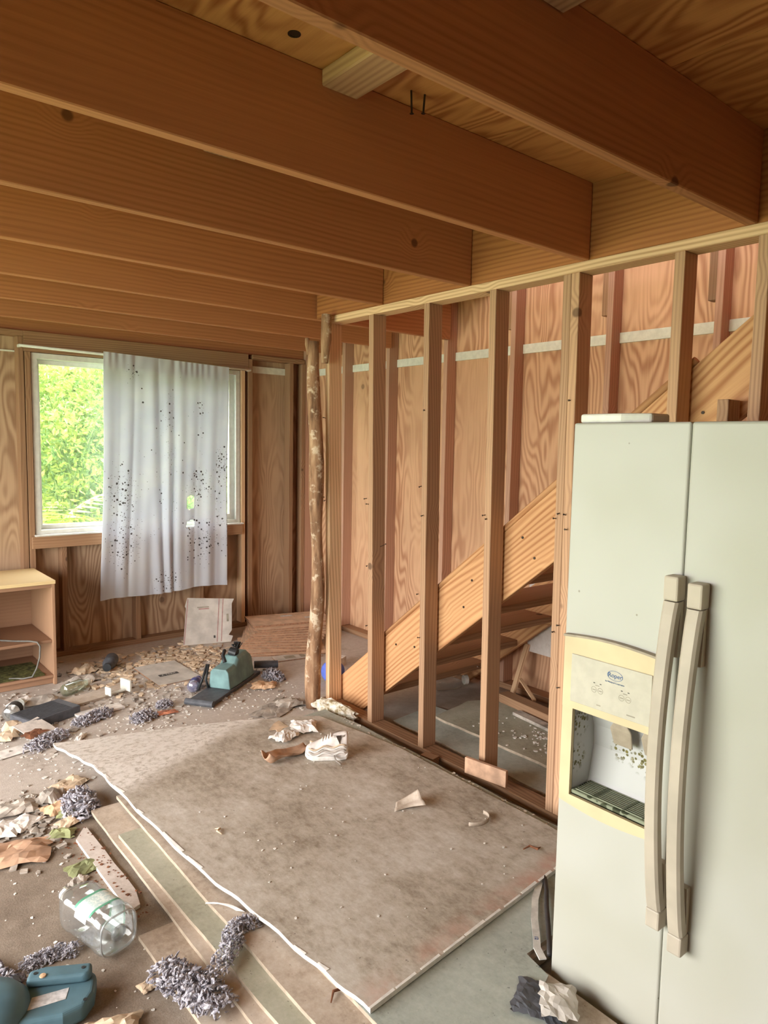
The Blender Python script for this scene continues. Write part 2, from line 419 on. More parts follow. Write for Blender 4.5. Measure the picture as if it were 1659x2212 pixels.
def mk_clear(name, tint=(1, 1, 1), gloss=.12, alpha=.12, haze=(200, 205, 205)):
    m = NT(name)
    tr = m.node('ShaderNodeBsdfTransparent'); tr.inputs[0].default_value = tint+(1,)
    gl = m.node('ShaderNodeBsdfGlossy'); gl.inputs['Roughness'].default_value = .08
    df = m.node('ShaderNodeBsdfDiffuse'); df.inputs[0].default_value = lin(haze)
    lw = m.node('ShaderNodeLayerWeight'); lw.inputs[0].default_value = .35
    f = m.math('MULTIPLY_ADD', lw.outputs['Facing'], .45, gloss, clamp=True)
    a = m.node('ShaderNodeMixShader'); a.inputs[0].default_value = alpha
    m.l.new(tr.outputs[0], a.inputs[1]); m.l.new(df.outputs[0], a.inputs[2])
    b = m.node('ShaderNodeMixShader'); m.l.new(f, b.inputs[0]); m.l.new(a.outputs[0], b.inputs[1]); m.l.new(gl.outputs[0], b.inputs[2])
    m.l.new(b.outputs[0], m.out.inputs[0]); return m.mat
M['clear'] = mk_clear('clear_plastic', (.92, .93, .93), .06, .14, (180, 182, 182))
M['clearblue'] = mk_clear('bluish_bottle', (.86, .88, 1), .15, .35, (176, 176, 204))
M['cleargreen'] = mk_clear('greenish_bottle', (.85, .92, .82), .2, .3, (170, 176, 150))
M['glass'] = mk_clear('window_glass', (.99, 1, .99), .02, .07, (235, 240, 235))

def mk_leaf(name, a, b, c):
    m = NT(name); v = m.coords()
    n = m.noise(v, 11, 2, .7); big = m.noise(v, 1.6, 2)
    t = m.math('ADD', m.math('MULTIPLY', n, .6), m.math('MULTIPLY', big, .4))
    col = m.ramp(t, [(.35, lin(a)), (.5, lin(b)), (.66, lin(c))])
    d = m.node('ShaderNodeBsdfDiffuse'); m.l.new(col, d.inputs[0])
    tr = m.node('ShaderNodeBsdfTranslucent'); m.l.new(col, tr.inputs[0])
    mx = m.node('ShaderNodeMixShader'); mx.inputs[0].default_value = .4
    m.l.new(d.outputs[0], mx.inputs[1]); m.l.new(tr.outputs[0], mx.inputs[2]); m.l.new(mx.outputs[0], m.out.inputs[0]); return m.mat
M['leaf_a'] = mk_leaf('shrub_leaf_light', (64, 96, 40), (150, 178, 92), (216, 222, 156))  # darkest ramp tone paints shaded gaps between leaves into the colour
M['leaf_b'] = mk_leaf('shrub_leaf_mid', (60, 98, 52), (132, 168, 104), (196, 212, 160))
M['leaf_c'] = mk_leaf('fern_leaf', (96, 150, 44), (150, 190, 66), (200, 218, 110))
M['leaf_dry'] = mk_leaf('dry_frond', (196, 190, 140), (226, 222, 176), (240, 236, 204))
M['grass'] = plain('outside_grass', (118, 150, 72), .9, var=.2, scale=3)

def adopt(o, parent):
    m = Matrix.Translation(parent.location) @ parent.rotation_euler.to_matrix().to_4x4()
    o.parent = parent; o.matrix_parent_inverse = m.inverted(); return o
def wbox(name, mat, parent, x0, x1, y0, y1, z0, z1, bevel=.0015):
    """a board or panel in world position, its own origin at its centre"""
    c = ((x0+x1)/2, (y0+y1)/2, (z0+z1)/2)
    b = MB(); b.box(x0-c[0], x1-c[0], y0-c[1], y1-c[1], z0-c[2], z1-c[2])
    o = b.build(name, mat, loc=c, bevel=bevel, seg=1)
    return adopt(o, parent) if parent else o
def inframe(mb, name, mat, Mx, parent=None, bevel=0, smooth=False):
    """mesh given in world coordinates, stored in the frame Mx (so that its grain follows the frame)"""
    inv = Mx.inverted(); mb.v = [tuple(inv @ Vector(p)) for p in mb.v]
    o = mb.build(name, mat, bevel=bevel, seg=1, smooth=smooth)
    o.matrix_basis = Mx
    return adopt(o, parent) if parent else o

XS = 2.398                 # room face of the stud partition
ZC = 2.29                  # underside of the joists
JT = 2.576                 # top of the joists
JY = [1.0676+.6255*k for k in range(-3, 7)]
YB = 5.45                  # inner face of the back wall sheathing
XR = 3.60                  # inner face of the stairwell sheathing
XL = -1.9

# ---------------------------------------------------------------- outside ground
b = MB(); b.box(-14, 18, -12, 22, -.5, -.32)
struct(b.build('ground', M['grass']))
bank = MB(); bank.grid(lambda u, v: (-8+22*u, 8.6+7*v, -.3+5.2*v*v**.2+.25*mnoise.noise(Vector((u*14, v*6, 2)))), 30, 16)
struct(bank.build('ground_bank', M['grass'], smooth=True))

mound = MB(); mound.grid(lambda u, v: (-2+9*u, 5.9+2.9*v, -.34+.92*min(1, v*3.2)+.05*mnoise.noise(Vector((u*20, v*8, 5)))), 40, 16)
struct(mound.build('ground_mound', M['grass'], smooth=True))
# ---------------------------------------------------------------- floor
b = MB(); b.box(XL, XR, -1.7, YB, -.12, 0)
floor = struct(b.build('floor', M['floor']))

# ---------------------------------------------------------------- ceiling: subfloor sheets on joists
ceil = struct(empty('ceiling', (.3, 2, ZC)))
ys = [-1.7, .76, 2.005, 3.25, 4.49, YB+.02]
for j in range(5):
    xs = [XL, -.6, .62, 1.84, 2.44] if j < 3 else [XL, -.2, 1.2, 2.5, XR]
    if j == 3: ys[3] = 3.25
    for i in range(4):
        wbox('plywood_sheet', M['ply_ceiling'], ceil, xs[i]+.0015, xs[i+1]-.0015, ys[j]+.0015, ys[j+1]-.0015, JT, JT+.018, 0)
for k, y in enumerate(JY):
    x1 = XS+.002 if y < 3.4 else XR-.0905
    wbox('joist', M['joist_x'], ceil, XL, x1, y, y+.038, ZC, JT, .003)
wbox('rim_joist', M['rim'], ceil, XS+.004, XS+.042, -1.7, 3.56, ZC+.001, JT, .002)
wbox('rim_joist', M['rim'], ceil, XS+.044, XS+.082, -1.7, 3.56, ZC+.001, JT, .002)
wbox('rim_joist', M['joist_x'], ceil, XL, XR, YB-.04, YB-.002, ZC+.001, JT, .002)
for (x0, x1, y0, y1) in ((1.15, 1.27, 1.44, 1.692), (1.10, 1.22, 2.15, 2.318), (1.25, 1.37, .82, 1.066)):
    wbox('nailed_block', M['stud_y'], ceil, x0, x1, y0, y1, JT-.045, JT-.0005, .004)
def nail(parent, p, d, L=.03, r=.0022):
    b = MB(); d = Vector(d).normalized(); p = Vector(p)
    b.tube([p, p+d*L], r, 6); b.tube([p+d*L, p+d*(L+.002)], r*2.1, 6)
    return adopt(b.build('nail', M['nail']), parent)
nail(ceil, (1.41, 1.62, JT), (.1, .05, -1), .06, .003); nail(ceil, (1.455, 1.612, JT), (0, .1, -1), .05, .003)
kh = MB(); kh.lathe([(.0165, 0), (.0165, -.0015), (.011, -.0015), (.011, -.0004)], 18)
adopt(kh.build('knot_hole', M['nail'], loc=(1.005, 1.60, JT)), ceil)

# ---------------------------------------------------------------- stud partition
part = struct(empty('wall_partition', (XS, 1.5, 0)))
wbox('top_plate', M['pale_y'], part, XS, XS+.089, -1.65, 3.470, ZC-.038, ZC, .002)
wbox('bottom_plate', M['old_y'], part, XS, XS+.089, -1.65, 3.470, 0, .038, .002)
STUDS = [3.464, 3.060, 2.628, 2.202, 1.811, 1.772, 1.343, 1.062, .655, .25, -.16, -.57, -.98]
studobj = []
for i, y in enumerate(STUDS):
    sm = M['pale_z'] if i in (0,) else M['stud_z']
    lean = [-.045, -.045, -.03, -.025, -.018, -.018, 0, 0, 0, 0, 0, 0, 0][i]
    b = MB(); h = ZC-.076
    vs_ = []
    for (z, dy) in ((-h/2, lean), (h/2, 0)):
        vs_ += [(-.0445, -.019+dy, z), (.0445, -.019+dy, z), (.0445, .019+dy, z), (-.0445, .019+dy, z)]
    b.add(vs_, [(0,3,2,1),(4,5,6,7),(0,1,5,4),(1,2,6,5),(2,3,7,6),(3,0,4,7)])
    o = b.build('stud', sm, loc=(XS+.0445, y-.019, .038+h/2), bevel=.002, seg=1); adopt(o, part); studobj.append(o)
rn = random.Random(5)
for i, y in enumerate(STUDS[:7]):
    for z in (1.70, 1.31, 1.24, .86, .60):
        zz = z+rn.uniform(-.06, .06)
        if rn.random() < .8:
            nail(part, (XS+.001, y-.019+rn.uniform(-.012, .012), zz), (-1, rn.uniform(-.2, .2), rn.uniform(-.3, .3)), rn.uniform(.006, .017), .002)
nail(part, (XS+.05, 3.022, 1.0), (.2, -1, .5), .07, .0018)
# short cripple and plate pieces behind the fridge, under the stringer
wbox('cripple_stud', M['stud_z'], part, XS+.001, XS+.088, 1.125, 1.163, .040, 1.74, .002)

# ---------------------------------------------------------------- stairwell wall (right)
wr = struct(empty('wall_right', (XR, 2, 0)))
yy = [-1.7, -.5, .72, 1.94, 3.16, 4.38, YB+.02]
for (z0, z1) in ((0, 2.180), (2.183, 4.62)):
    for i in range(6):
        wbox('plywood_sheet', M['ply_right'], wr, XR, XR+.012, yy[i]+.0012, yy[i+1]-.0012, z0, z1, 0)
RST = [5.40, 4.821, 4.257, 3.633, 3.035, 2.348, 1.742, 1.13, .52, -.09, -.7]
for y in RST: wbox('stud', M['pink_z'], wr, XR-.09, XR-.0005, y-.038, y, .04, 4.6, .002)
for i in range(len(RST)-1):
    wbox('white_strip', M['strip'], wr, XR-.012, XR-.0006, RST[i+1]+.0005, RST[i]-.0385, 2.155, 2.212, 0)
wbox('bottom_plate', M['old_y'], wr, XR-.09, XR-.0005, -1.7, YB-.1, 0, .038, .002)
for (y0, y1) in ((2.352, 2.392), (1.746, 1.788), (3.039, 3.078)):
    wbox('cleat', M['old_z'], wr, XR-.075, XR-.013, y0, y1, 2.305, 2.78, .002)
wbox('drywall_scrap', M['dw_pink'], wr, XR-.105, XR-.092, 2.20, 2.80, .30, 1.05, .001)

# ---------------------------------------------------------------- back wall
WX0, WX1, WZ0, WZ1 = 1.285, 2.875, .885, 2.150     # rough opening
wb = struct(empty('wall_back', (1.5, YB, 0)))
for (x0, x1, z0, z1) in ((XL, -.68, 0, 2.6), (-.68, .54, 0, 2.6), (.54, WX0, 0, 2.6), (WX0, 1.9, 0, WZ0), (1.9, WX1, 0, WZ0), (WX1, XR, 0, 2.6), (WX0, WX1, WZ1, 2.6)):
    wbox('plywood_sheet', M['ply_back'], wb, x0+.001, x1-.001, YB, YB+.012, z0, z1, 0)
for x in (-1.85, -1.24, -.63, -.02, .59, 1.2, 2.945, 3.345, 3.47):
    wbox('stud', M['old_z'], wb, x, x+.038, YB-.09, YB-.0005, .039, ZC-.039, .002)
wbox('trimmer_stud', M['old_z'], wb, 1.243, 1.281, YB-.09, YB-.0005, .039, 2.152, .002)
wbox('trimmer_stud', M['pale_z'], wb, 2.880, 2.914, YB-.09, YB-.0005, .039, 2.152, .002)
for x in (1.45, 1.98, 2.50): wbox('cripple_stud', M['old_z'], wb, x, x+.038, YB-.09, YB-.0005, .039, .845, .002)
wbox('sill_plate', M['old_x'], wb, WX0-.001, WX1+.001, YB-.09, YB-.0005, .846, .884, .002)
wbox('header', M['old_x'], wb, 1.2385, 2.944, YB-.092, YB-.0005, 2.153, ZC-.0005, .002)
wbox('top_plate', M['old_x'], wb, XL, 1.2380, YB-.09, YB-.0005, ZC-.038, ZC-.0005, .002)
wbox('top_plate', M['old_x'], wb, 2.9845, 3.50, YB-.09, YB-.0005, ZC-.038, ZC-.0005, .002)
wbox('bottom_plate', M['old_x'], wb, XL, 3.50, YB-.09, YB-.0005, 0, .038, .002)
wbox('white_strip', M['strip'], wb, 2.984, 3.344, YB-.012, YB-.0006, 2.150, 2.205, 0)
wbox('white_strip', M['strip'], wb, .629, 1.199, YB-.012, YB-.0006, 2.150, 2.160, 0)

# ---------------------------------------------------------------- left wall with a wide open doorway, wall behind the camera, unseen upper storey added to shape stairwell light
wl = struct(empty('wall_left', (XL, 2, 0)))
for (y0, y1, z0, z1) in ((-1.7, .9, 0, 2.6), (4.5, YB, 0, 2.6), (.9, 4.5, 2.08, 2.6)):
    wbox('plywood_sheet', M['ply_right'], wl, XL-.014, XL-.002, y0, y1, z0, z1, 0)
for y in (-1.1, -.45, .165, .86, 4.51, 5.1): wbox('stud', M['stud_z'], wl, XL-.0015, XL+.088, y, y+.038, .0, 2.25, .002)
wf = struct(empty('wall_front', (0, -1.7, 0)))
for (x0, x1, z0, z1) in ((XL, -.42, 0, 2.6), (-.42, .8, 0, 2.6), (.8, 2.02, 0, 2.6), (2.02, XR, 0, 2.6)):
    wbox('plywood_sheet', M['ply_back'], wf, x0, x1, -1.715, -1.703, z0, z1, 0)
M['pinkbounce'] = plain('pink_bounce', (232, 168, 166), .95, var=.08, scale=8)  # invented pink lining, out of view, bounces pink light onto the stairwell wall
wu = struct(empty('wall_upper_unseen', (0, YB, 2.6)))  # unseen upper walls, added with a gap sized for the stairwell light
for (y0, y1, z0, z1) in ((-1.7, -.2, 2.602, 4.6), (3.4, YB, 2.602, 4.6), (-.2, 3.4, 2.602, 2.9), (-.2, 3.4, 4.2, 4.6)):
    wbox('pink_bounce_panel', M['pinkbounce'], wu, XL-.014, XL-.002, y0, y1, z0, z1, 0)
wbox('pink_bounce_panel', M['pinkbounce'], wu, XL, XR, YB, YB+.012, 2.602, 4.6, 0)
wbox('pink_bounce_panel', M['pinkbounce'], wu, XL, XR, -1.715, -1.703, 2.602, 4.6, 0)
rf = struct(empty('roof_unseen', (0, 2, 4.62)))  # unseen roof added to hold back sky light over the stairwell
wbox('pink_bounce_panel', M['pinkbounce'], rf, XL-.4, XR+.3, -2.0, YB+.3, 4.625, 4.645, 0)

# ---------------------------------------------------------------- window
win = struct(empty('window_1', (2.08, YB, WZ0)))
def ring(name, mat, parent, x0, x1, z0, z1, w, y0, y1, bevel=.003):
    b = MB()
    b.box(x0, x1, y0, y1, z0, z0+w); b.box(x0, x1, y0, y1, z1-w, z1)
    b.box(x0, x0+w, y0, y1, z0+w, z1-w); b.box(x1-w, x1, y0, y1, z0+w, z1-w)
    return adopt(b.build(name, mat), parent)
ring('window_frame', M['vinyl'], win, WX0+.002, WX1-.002, WZ0+.001, WZ1-.001, .036, YB-.075, YB+.035)
s1 = ring('sash', M['vinyl'], win, WX0+.039, 2.10, WZ0+.038, WZ1-.038, .03, YB+.004, YB+.030)
s2 = ring('sash', M['vinyl'], win, 2.07, WX1-.039, WZ0+.038, WZ1-.038, .045, YB-.045, YB-.014)
wbox('pane', M['glass'], win, WX0+.0695, 2.0695, YB+.014, YB+.018, WZ0+.0685, WZ1-.0685, 0)
wbox('pane', M['glass'], win, 2.1155, WX1-.0845, YB-.032, YB-.028, WZ0+.0835, WZ1-.0835, 0)
wbox('window_sill', M['vinyl'], win, WX0-.01, WX1+.01, YB-.125, YB-.0765, WZ0-.001, WZ0+.010, .002)
wbox('stool_trim', M['old_x'], win, WX0-.03, WX1+.0, YB-.118, YB-.0925, .80, .8835, .002)

# ---------------------------------------------------------------- curtain and rod
rod = thing('curtain_rod', 'thin white curtain rod above the window', 'curtain rod', (1.2, 5.305, 2.17))
b = MB(); b.tube([(1.20, 5.305, 2.182), (2.06, 5.305, 2.169), (2.935, 5.305, 2.156)], .0095, 10)
adopt(b.build('rod', M['vinyl'], smooth=True), rod)
for x, z in ((1.205, 2.182), (2.93, 2.156)):
    wbox('rod_bracket', M['vinyl'], rod, x-.008, x+.008, 5.298, YB-.093, z-.009, z+.009, .001)
def curtain_fn(u, v):
    # u across, v down; folds hang from the gathered heading
    z = -.0 - v*1.80
    x = u*.985 - .05*v*(1-u)*1.0 + .012*math.sin(5*v+3*u)*v - .045*v*u
    g = .25+.75*min(1, v*3.0)
    f = (.011*math.sin(2*math.pi*(u*3.4+.2*math.sin(5*u)) + .5*v) + .028*math.exp(-((u-.36-.08*v)/.045)**2) - .022*math.exp(-((u-.47-.05*v)/.03)**2)
         + .004*math.sin(2*math.pi*u*9+1.3*v) + .02*math.exp(-((u-.58-.02*v)/.05)**2))
    y = -.012 - g*abs(f)*1.15 - .006*v
    if v < .075: y += .0035*math.sin(2*math.pi*(u*15+.8*math.sin(9*u)))*(1-v/.075)
    z += -.034*u*(1-v)+ (.010*math.sin(9*u+1) + .02*math.sin(3.1*u) + .085*max(0, u-.6)**1.5)*v**3
    x += .006*math.sin(u*11+v*2)*g*.5
    return (x, y, z)
def curtain_skip(u, v):
    a = ((u-.690)/.036)**4+((v-.608)/.030)**4 < 1+.35*math.sin(60*u+40*v)
    b_ = ((u-.690)/.040)**4+((v-.705)/.017)**4 < 1+.35*math.sin(50*u+70*v)
    return a or b_
b = MB(); b.grid(curtain_fn, 150, 200, skip=curtain_skip)
cu = b.build('curtain', M['curtain'], loc=(1.742, 5.293, 2.185), smooth=True, solid=.0012)
tag(cu, 'white mildew-spotted curtain with two torn holes hanging over the window', 'curtain')
hem = MB(); hem.grid(lambda u, v: tuple(Vector(curtain_fn(u, .978+v*.022))+Vector((0, -.0016, 0))), 150, 2)
hm = hem.build('hem', M['curtain'], smooth=True); hm.parent = cu
hd = MB(); hd.grid(lambda u, v: tuple(Vector(curtain_fn(u, v*.055))+Vector((0, -.0022, .006*(1-v)))), 200, 6)
h2 = hd.build('heading', M['curtain'], smooth=True); h2.parent = cu

# ---------------------------------------------------------------- log post
b = MB(); path = []; rad = []
for i in range(30):
    t = i/29; z = t*2.145
    path.append((2.325+.010*math.sin(5*t+.4), 3.435+.016*math.sin(7.5*t+1.0)+.012*math.sin(15*t), z)); rad.append(.042-.006*t+.005*math.sin(11*t)+.003*math.sin(23*t))
b.tube(path, rad, 18)
lg = thing('log_post', 'peeled crooked log post standing at the far end of the stud partition', 'post', (2.325, 3.43, 0))
adopt(b.build('trunk', M['bark'], smooth=True), lg)
b = MB(); b.tube([(2.345, 3.392, 2.02), (2.350, 3.385, 2.15), (2.350, 3.384, 2.289)], [.020, .030, .028], 14)
adopt(b.build('spliced_top', M['bark'], smooth=True), lg)
b = MB(); b.tube([(2.30, 3.49, 2.07), (2.302, 3.50, 2.13), (2.302, 3.505, 2.165)], [.008, .016, .013], 10)
adopt(b.build('branch_stub', M['bark'], smooth=True), lg)

# ---------------------------------------------------------------- staircase
st = thing('staircase', 'open wooden staircase with plank treads rising behind the bare studs', 'staircase', (2.95, 3.2, 0))
a = math.atan(.80)
SM = Matrix.Translation((2.5, 3.3, .05)) @ Matrix(((0, 1, 0, 0), (-math.cos(a), 0, math.sin(a), 0), (math.sin(a), 0, math.cos(a), 0), (0, 0, 0, 1)))
def topz(y): return .18+.805*(3.4-y)
def botz(y): return .01+.80*(3.22-y)
prof = [(3.225, .0), (3.42, .0), (3.42, topz(3.42)), (.62, topz(.62)), (.62, botz(.62))]
for x0 in (2.500, 3.402):
    b = MB()
    ring0 = [(x0, y, z) for y, z in prof]; ring1 = [(x0+.038, y, z) for y, z in prof]
    b.loft([ring0, ring1])
    inframe(b, 'stringer', M['stair_x'], SM, st, bevel=.003)
for k in range(11):
    y = 3.05-.249*k; z = .146+.2*k
    wbox('tread', M['old_x'], st, 2.5385, 3.4015, y, y+.24, z, z+.038, .003)
b = MB(); b.tube([(2.512, 3.02, topz(3.02)+.016), (2.512, 1.3, topz(1.3)+.02)], .0155, 12)
inframe(b, 'rail', M['stair_x'], SM, st, smooth=True)
for i, (y, dz) in enumerate(((2.9, .1), (2.75, .2), (2.68, .12), (2.4, .2), (2.35, .1), (2.05, .1), (1.98, .24), (1.38, .1), (1.26, .2))):
    nail(st, (2.5005, y, topz(y)-dz), (-1, 0, 0), .002, .003)

# ---------------------------------------------------------------- refrigerator
FX = 1.65
fr = thing('refrigerator', 'white side by side refrigerator with bowed beige handles and mouldy dispenser', 'refrigerator', (2.0, .74, 0))
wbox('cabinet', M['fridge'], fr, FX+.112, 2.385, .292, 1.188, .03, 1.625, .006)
wbox('kick_plate', M['darkgrey'], fr, FX+.112, FX+.13, .30, 1.18, .004, .0295, .002)
for (x, y) in ((FX+.17, .33), (FX+.17, 1.15), (2.33, .33), (2.33, 1.15)):
    b = MB(); b.lathe([(.02, 0), (.02, .029)], 12); adopt(b.build('foot', M['black'], loc=(x, y, 0)), fr)
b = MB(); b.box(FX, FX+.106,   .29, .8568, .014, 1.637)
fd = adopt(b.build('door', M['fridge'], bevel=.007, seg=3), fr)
# freezer door with the dispenser recess cut through
ry0, ry1, rz0, rz1 = .905, 1.148, .600, .850
b = MB()
ysl = [.858, ry0, ry1, 1.190]; zsl = [.014, rz0, rz1, 1.637]
for xx in (FX, FX+.106):
    o_ = len(b.v)
    for z in zsl:
        for y in ysl: b.v.append((xx, y, z))
    for j in range(3):
        for i in range(3):
            if i == 1 and j == 1 and xx == FX: continue
            q = [o_+j*4+i, o_+j*4+i+1, o_+(j+1)*4+i+1, o_+(j+1)*4+i]
            b.face(q[::-1] if xx == FX else q)
def side(idx):
    for k in range(len(idx)):
        i, j = idx[k], idx[(k+1) % len(idx)]
        b.face((i, j, 16+j, 16+i))
side([0,1,2,3,7,11,15,14,13,12,8,4])
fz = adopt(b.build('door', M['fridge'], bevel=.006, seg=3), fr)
# recess lining
b = MB(); dx = .098
prof2 = [(FX+.012, rz1), (FX+dx*.75, rz1-.012), (FX+dx, rz1-.07), (FX+dx+.004, rz0+.12), (FX+dx*.86, rz0+.03), (FX+dx*.8, rz0+.012), (FX+.004, rz0+.004)]
M['recess'] = mk_mold('mouldy_recess', (184, 184, 182), 1.0, ((84, 78, 36), (116, 108, 58)), 75,
                      [(FX+dx, 1.055, .735, .045), (FX+dx, 1.00, .72, .04), (FX+dx, .985, .745, .035), (FX+dx, .95, .71, .05), (FX+.03, 1.148, .80, .05), (FX+.02, 1.148, .70, .05)])
b.loft([[(x, ry0, z) for x, z in prof2], [(x, ry1, z) for x, z in prof2]], closed=False)
o_ = len(b.v); b.v += [(x, ry0, z) for x, z in prof2]+[(FX+.004, ry0, rz1)]; b.face(range(o_, o_+8))
o_ = len(b.v); b.v += [(x, ry1, z) for x, z in prof2]+[(FX+.004, ry1, rz1)]; b.face(range(o_, o_+8))
rc_ = adopt(b.build('dispenser_recess', M['recess']), fr)
wbox('drip_tray', M['tray'], fr, FX-.004, FX+.092, ry0+.003, ry1-.003, rz0+.0055, rz0+.016, .002)
for i in range(9):
    wbox('tray_rib', M['tray'], fr, FX+.004+i*.009, FX+.0065+i*.009, ry0+.01, ry1-.01, rz0+.0165, rz0+.0195, 0)
for yc, w in ((1.035, .066), (.944, .060)):
    b = MB()
    pr = [(FX+.040, .849), (FX+.048, .830), (FX+.052, .806), (FX+.068, .757)]
    wd = [.016, .018, w/2, w/2*.86]
    b.loft([[(x, yc-h, z), (x, yc+h, z), (x+.006, yc+h, z), (x+.006, yc-h, z)] for (x, z), h in zip(pr, wd)])
    adopt(b.build('dispenser_lever', M['paddle'], bevel=.003), fr)
# cream surround, gently arched top and bottom
pn = MB(); N = 14
def arch(y, top):
    t = (y-.893)/(1.180-.893)
    return (1.050+.010*math.sin(math.pi*t)) if top else (.566+.020*(1-math.sin(math.pi*t))*.6)
def strip2(mb, pts_lo, pts_hi, x0, x1):
    n = len(pts_lo)
    v0 = len(mb.v)
    for x in (x0, x1):
        for (y, z) in pts_lo: mb.v.append((x, y, z))
        for (y, z) in pts_hi: mb.v.append((x, y, z))
    A, B = v0, v0+2*n
    for i in range(n-1):
        mb.face((A+i, A+n+i, A+n+i+1, A+i+1)); mb.face((B+i, B+i+1, B+n+i+1, B+n+i))
        mb.face((A+i, A+i+1, B+i+1, B+i)); mb.face((A+n+i, B+n+i, B+n+i+1, A+n+i+1))
    mb.face((A, B, B+n, A+n)); mb.face((A+n-1, A+2*n-1, B+2*n-1, B+n-1))
yl = [.893+(1.180-.893)*i/N for i in range(N+1)]
strip2(pn, [(y, .851) for y in yl], [(y, arch(y, 1)) for y in yl], FX-.013, FX-.0005)
strip2(pn, [(y, arch(y, 0)) for y in yl], [(y, rz0+.002) for y in yl], FX-.011, FX-.0005)
pn.box(FX-.012, FX-.0005, .893, ry0+.002, rz0+.0025, .8505); pn.box(FX-.012, FX-.0005, ry1-.002, 1.180, rz0+.0025, .8505)
dp = adopt(pn.build('dispenser_surround', M['cream']), fr)
pn = MB(); strip2(pn, [(y, arch(y, 1)+.0002) for y in yl], [(y, arch(y, 1)+.006) for y in yl], FX-.020, FX-.0005)
adopt(pn.build('surround_lip_shadow', M['paddle']), fr)  # lip coloured brown to paint the shadow line over the surround
b = MB(); b.box(FX-.0165, FX-.0135, .912, 1.153, .872, 1.006); cp = adopt(b.build('control_panel', M['ctrl'], bevel=.001, seg=1), fr)
# facing -X: text x -> -Y, text y -> Z
def face_M(y, z, x=FX-.0168): return Matrix(((0, 0, -1, x), (-1, 0, 0, y), (0, 1, 0, z), (0, 0, 0, 1)))
def sub(o): o.matrix_parent_inverse = cp.matrix_parent_inverse.inverted() @ cp.matrix_parent_inverse; return o
text_mesh('Roper', .0165, M['blueink'], 'logo_lettering', cp, face_M(1.0165, .9775))
text_mesh('by Whirlpool Corporation', .0052, M['blueink'], 'tagline_lettering', cp, face_M(1.0165, .9585))
b = MB()
b.loft([[(FX-.0170, 1.0165+ro*.023*math.cos(t), .9775+ro*.0132*math.sin(t)) for t in [2*math.pi*i/36 for i in range(36)]] for ro in (1.0, .93)], cap=False)
o = b.build('logo_oval', M['blueink']); o.parent = cp
for (yc, lab) in ((1.068, 'lock'), (.985, 'light')):
    for s_ in (-1, 1):
        b = MB(); b.loft([[(FX-.0168, yc+s_*.0098+r_*math.cos(t), .925+r_*math.sin(t)) for t in [2*math.pi*i/20 for i in range(20)]] for r_ in (.0085, .0070)], cap=False)
        b.box(FX-.0170, FX-.0166, yc+s_*.0098-.005, yc+s_*.0098+.005, .9235, .9258)
        o = b.build('button_mark', M['greyink']); o.parent = cp
        b = MB(); b.box(FX-.0170, FX-.0166, yc+s_*.0098-.0025, yc+s_*.0098+.0025, .9425, .9445)
        o = b.build('indicator_mark', M['ink']); o.parent = cp
    b = MB(); b.box(FX-.0170, FX-.0166, yc-.006, yc+.006, .9365, .9385); o = b.build('legend_mark', M['greyink']); o.parent = cp
for yc, w in ((1.062, .006), (.966, .012)):
    b = MB(); b.box(FX-.0170, FX-.0166, yc-w, yc+w, .8835, .8865); o = b.build('legend_mark', M['greyink']); o.parent = cp
# handles
def fridge_handle(yc, zt, zb, label):
    hw = .0190
    n = 26; rings = []
    for i in range(n+1):
        t = i/n; z = zt-.062+(zb+.052-(zt-.062))*t
        bow = math.sin(math.pi*t)**.8
        xo = FX-.040-.042*bow; th = .030-.004*bow
        hh = hw*(1-.10*bow)
        c = .006
        rings.append([(xo, yc-hh+c, z), (xo, yc+hh-c, z), (xo+c, yc+hh, z), (xo+th, yc+hh*.9, z), (xo+th, yc-hh*.9, z), (xo+c, yc-hh, z)])
    b = MB(); b.loft(rings)
    hd_ = adopt(b.build('handle', M['handle'], smooth=False), fr)
    for (z0, z1) in ((zt-.0605, zt), (zb, zb+.0505)):
        b = MB(); b.box(FX-.040, FX-.0006, yc-hw, yc+hw, z0, z1)
        o = b.build('end_cap', M['handle'], bevel=.005, seg=2); o.parent = hd_
    # web that joins the bow to the door at each end
    for (z0, z1, s_) in ((zt-.0615, zt-.20, 1), (zb+.0515, zb+.17, -1)):
        b = MB()
        b.loft([[(FX-.012, yc+h, z0), (FX-.0006, yc+h, z0), (FX-.0006, yc+h, z1), (FX-.020, yc+h, z1-.0*s_)] for h in (-hw*.8, hw*.8)])
        o = b.build('handle_foot', M['handle']); o.parent = hd_
fridge_handle(.8655, 1.268, .371, 'freezer'); fridge_handle(.8060, 1.259, .336, 'fridge')
b = MB()
hp = [(FX+.02, 1.185), (FX+.02, 1.06), (FX+.05, .99), (FX+.12, .98), (FX+.16, 1.02), (FX+.16, 1.185)]
b.prism(hp, 1.6375, 1.662)
adopt(b.build('hinge_cover', M['white'], bevel=.006, seg=2), fr)

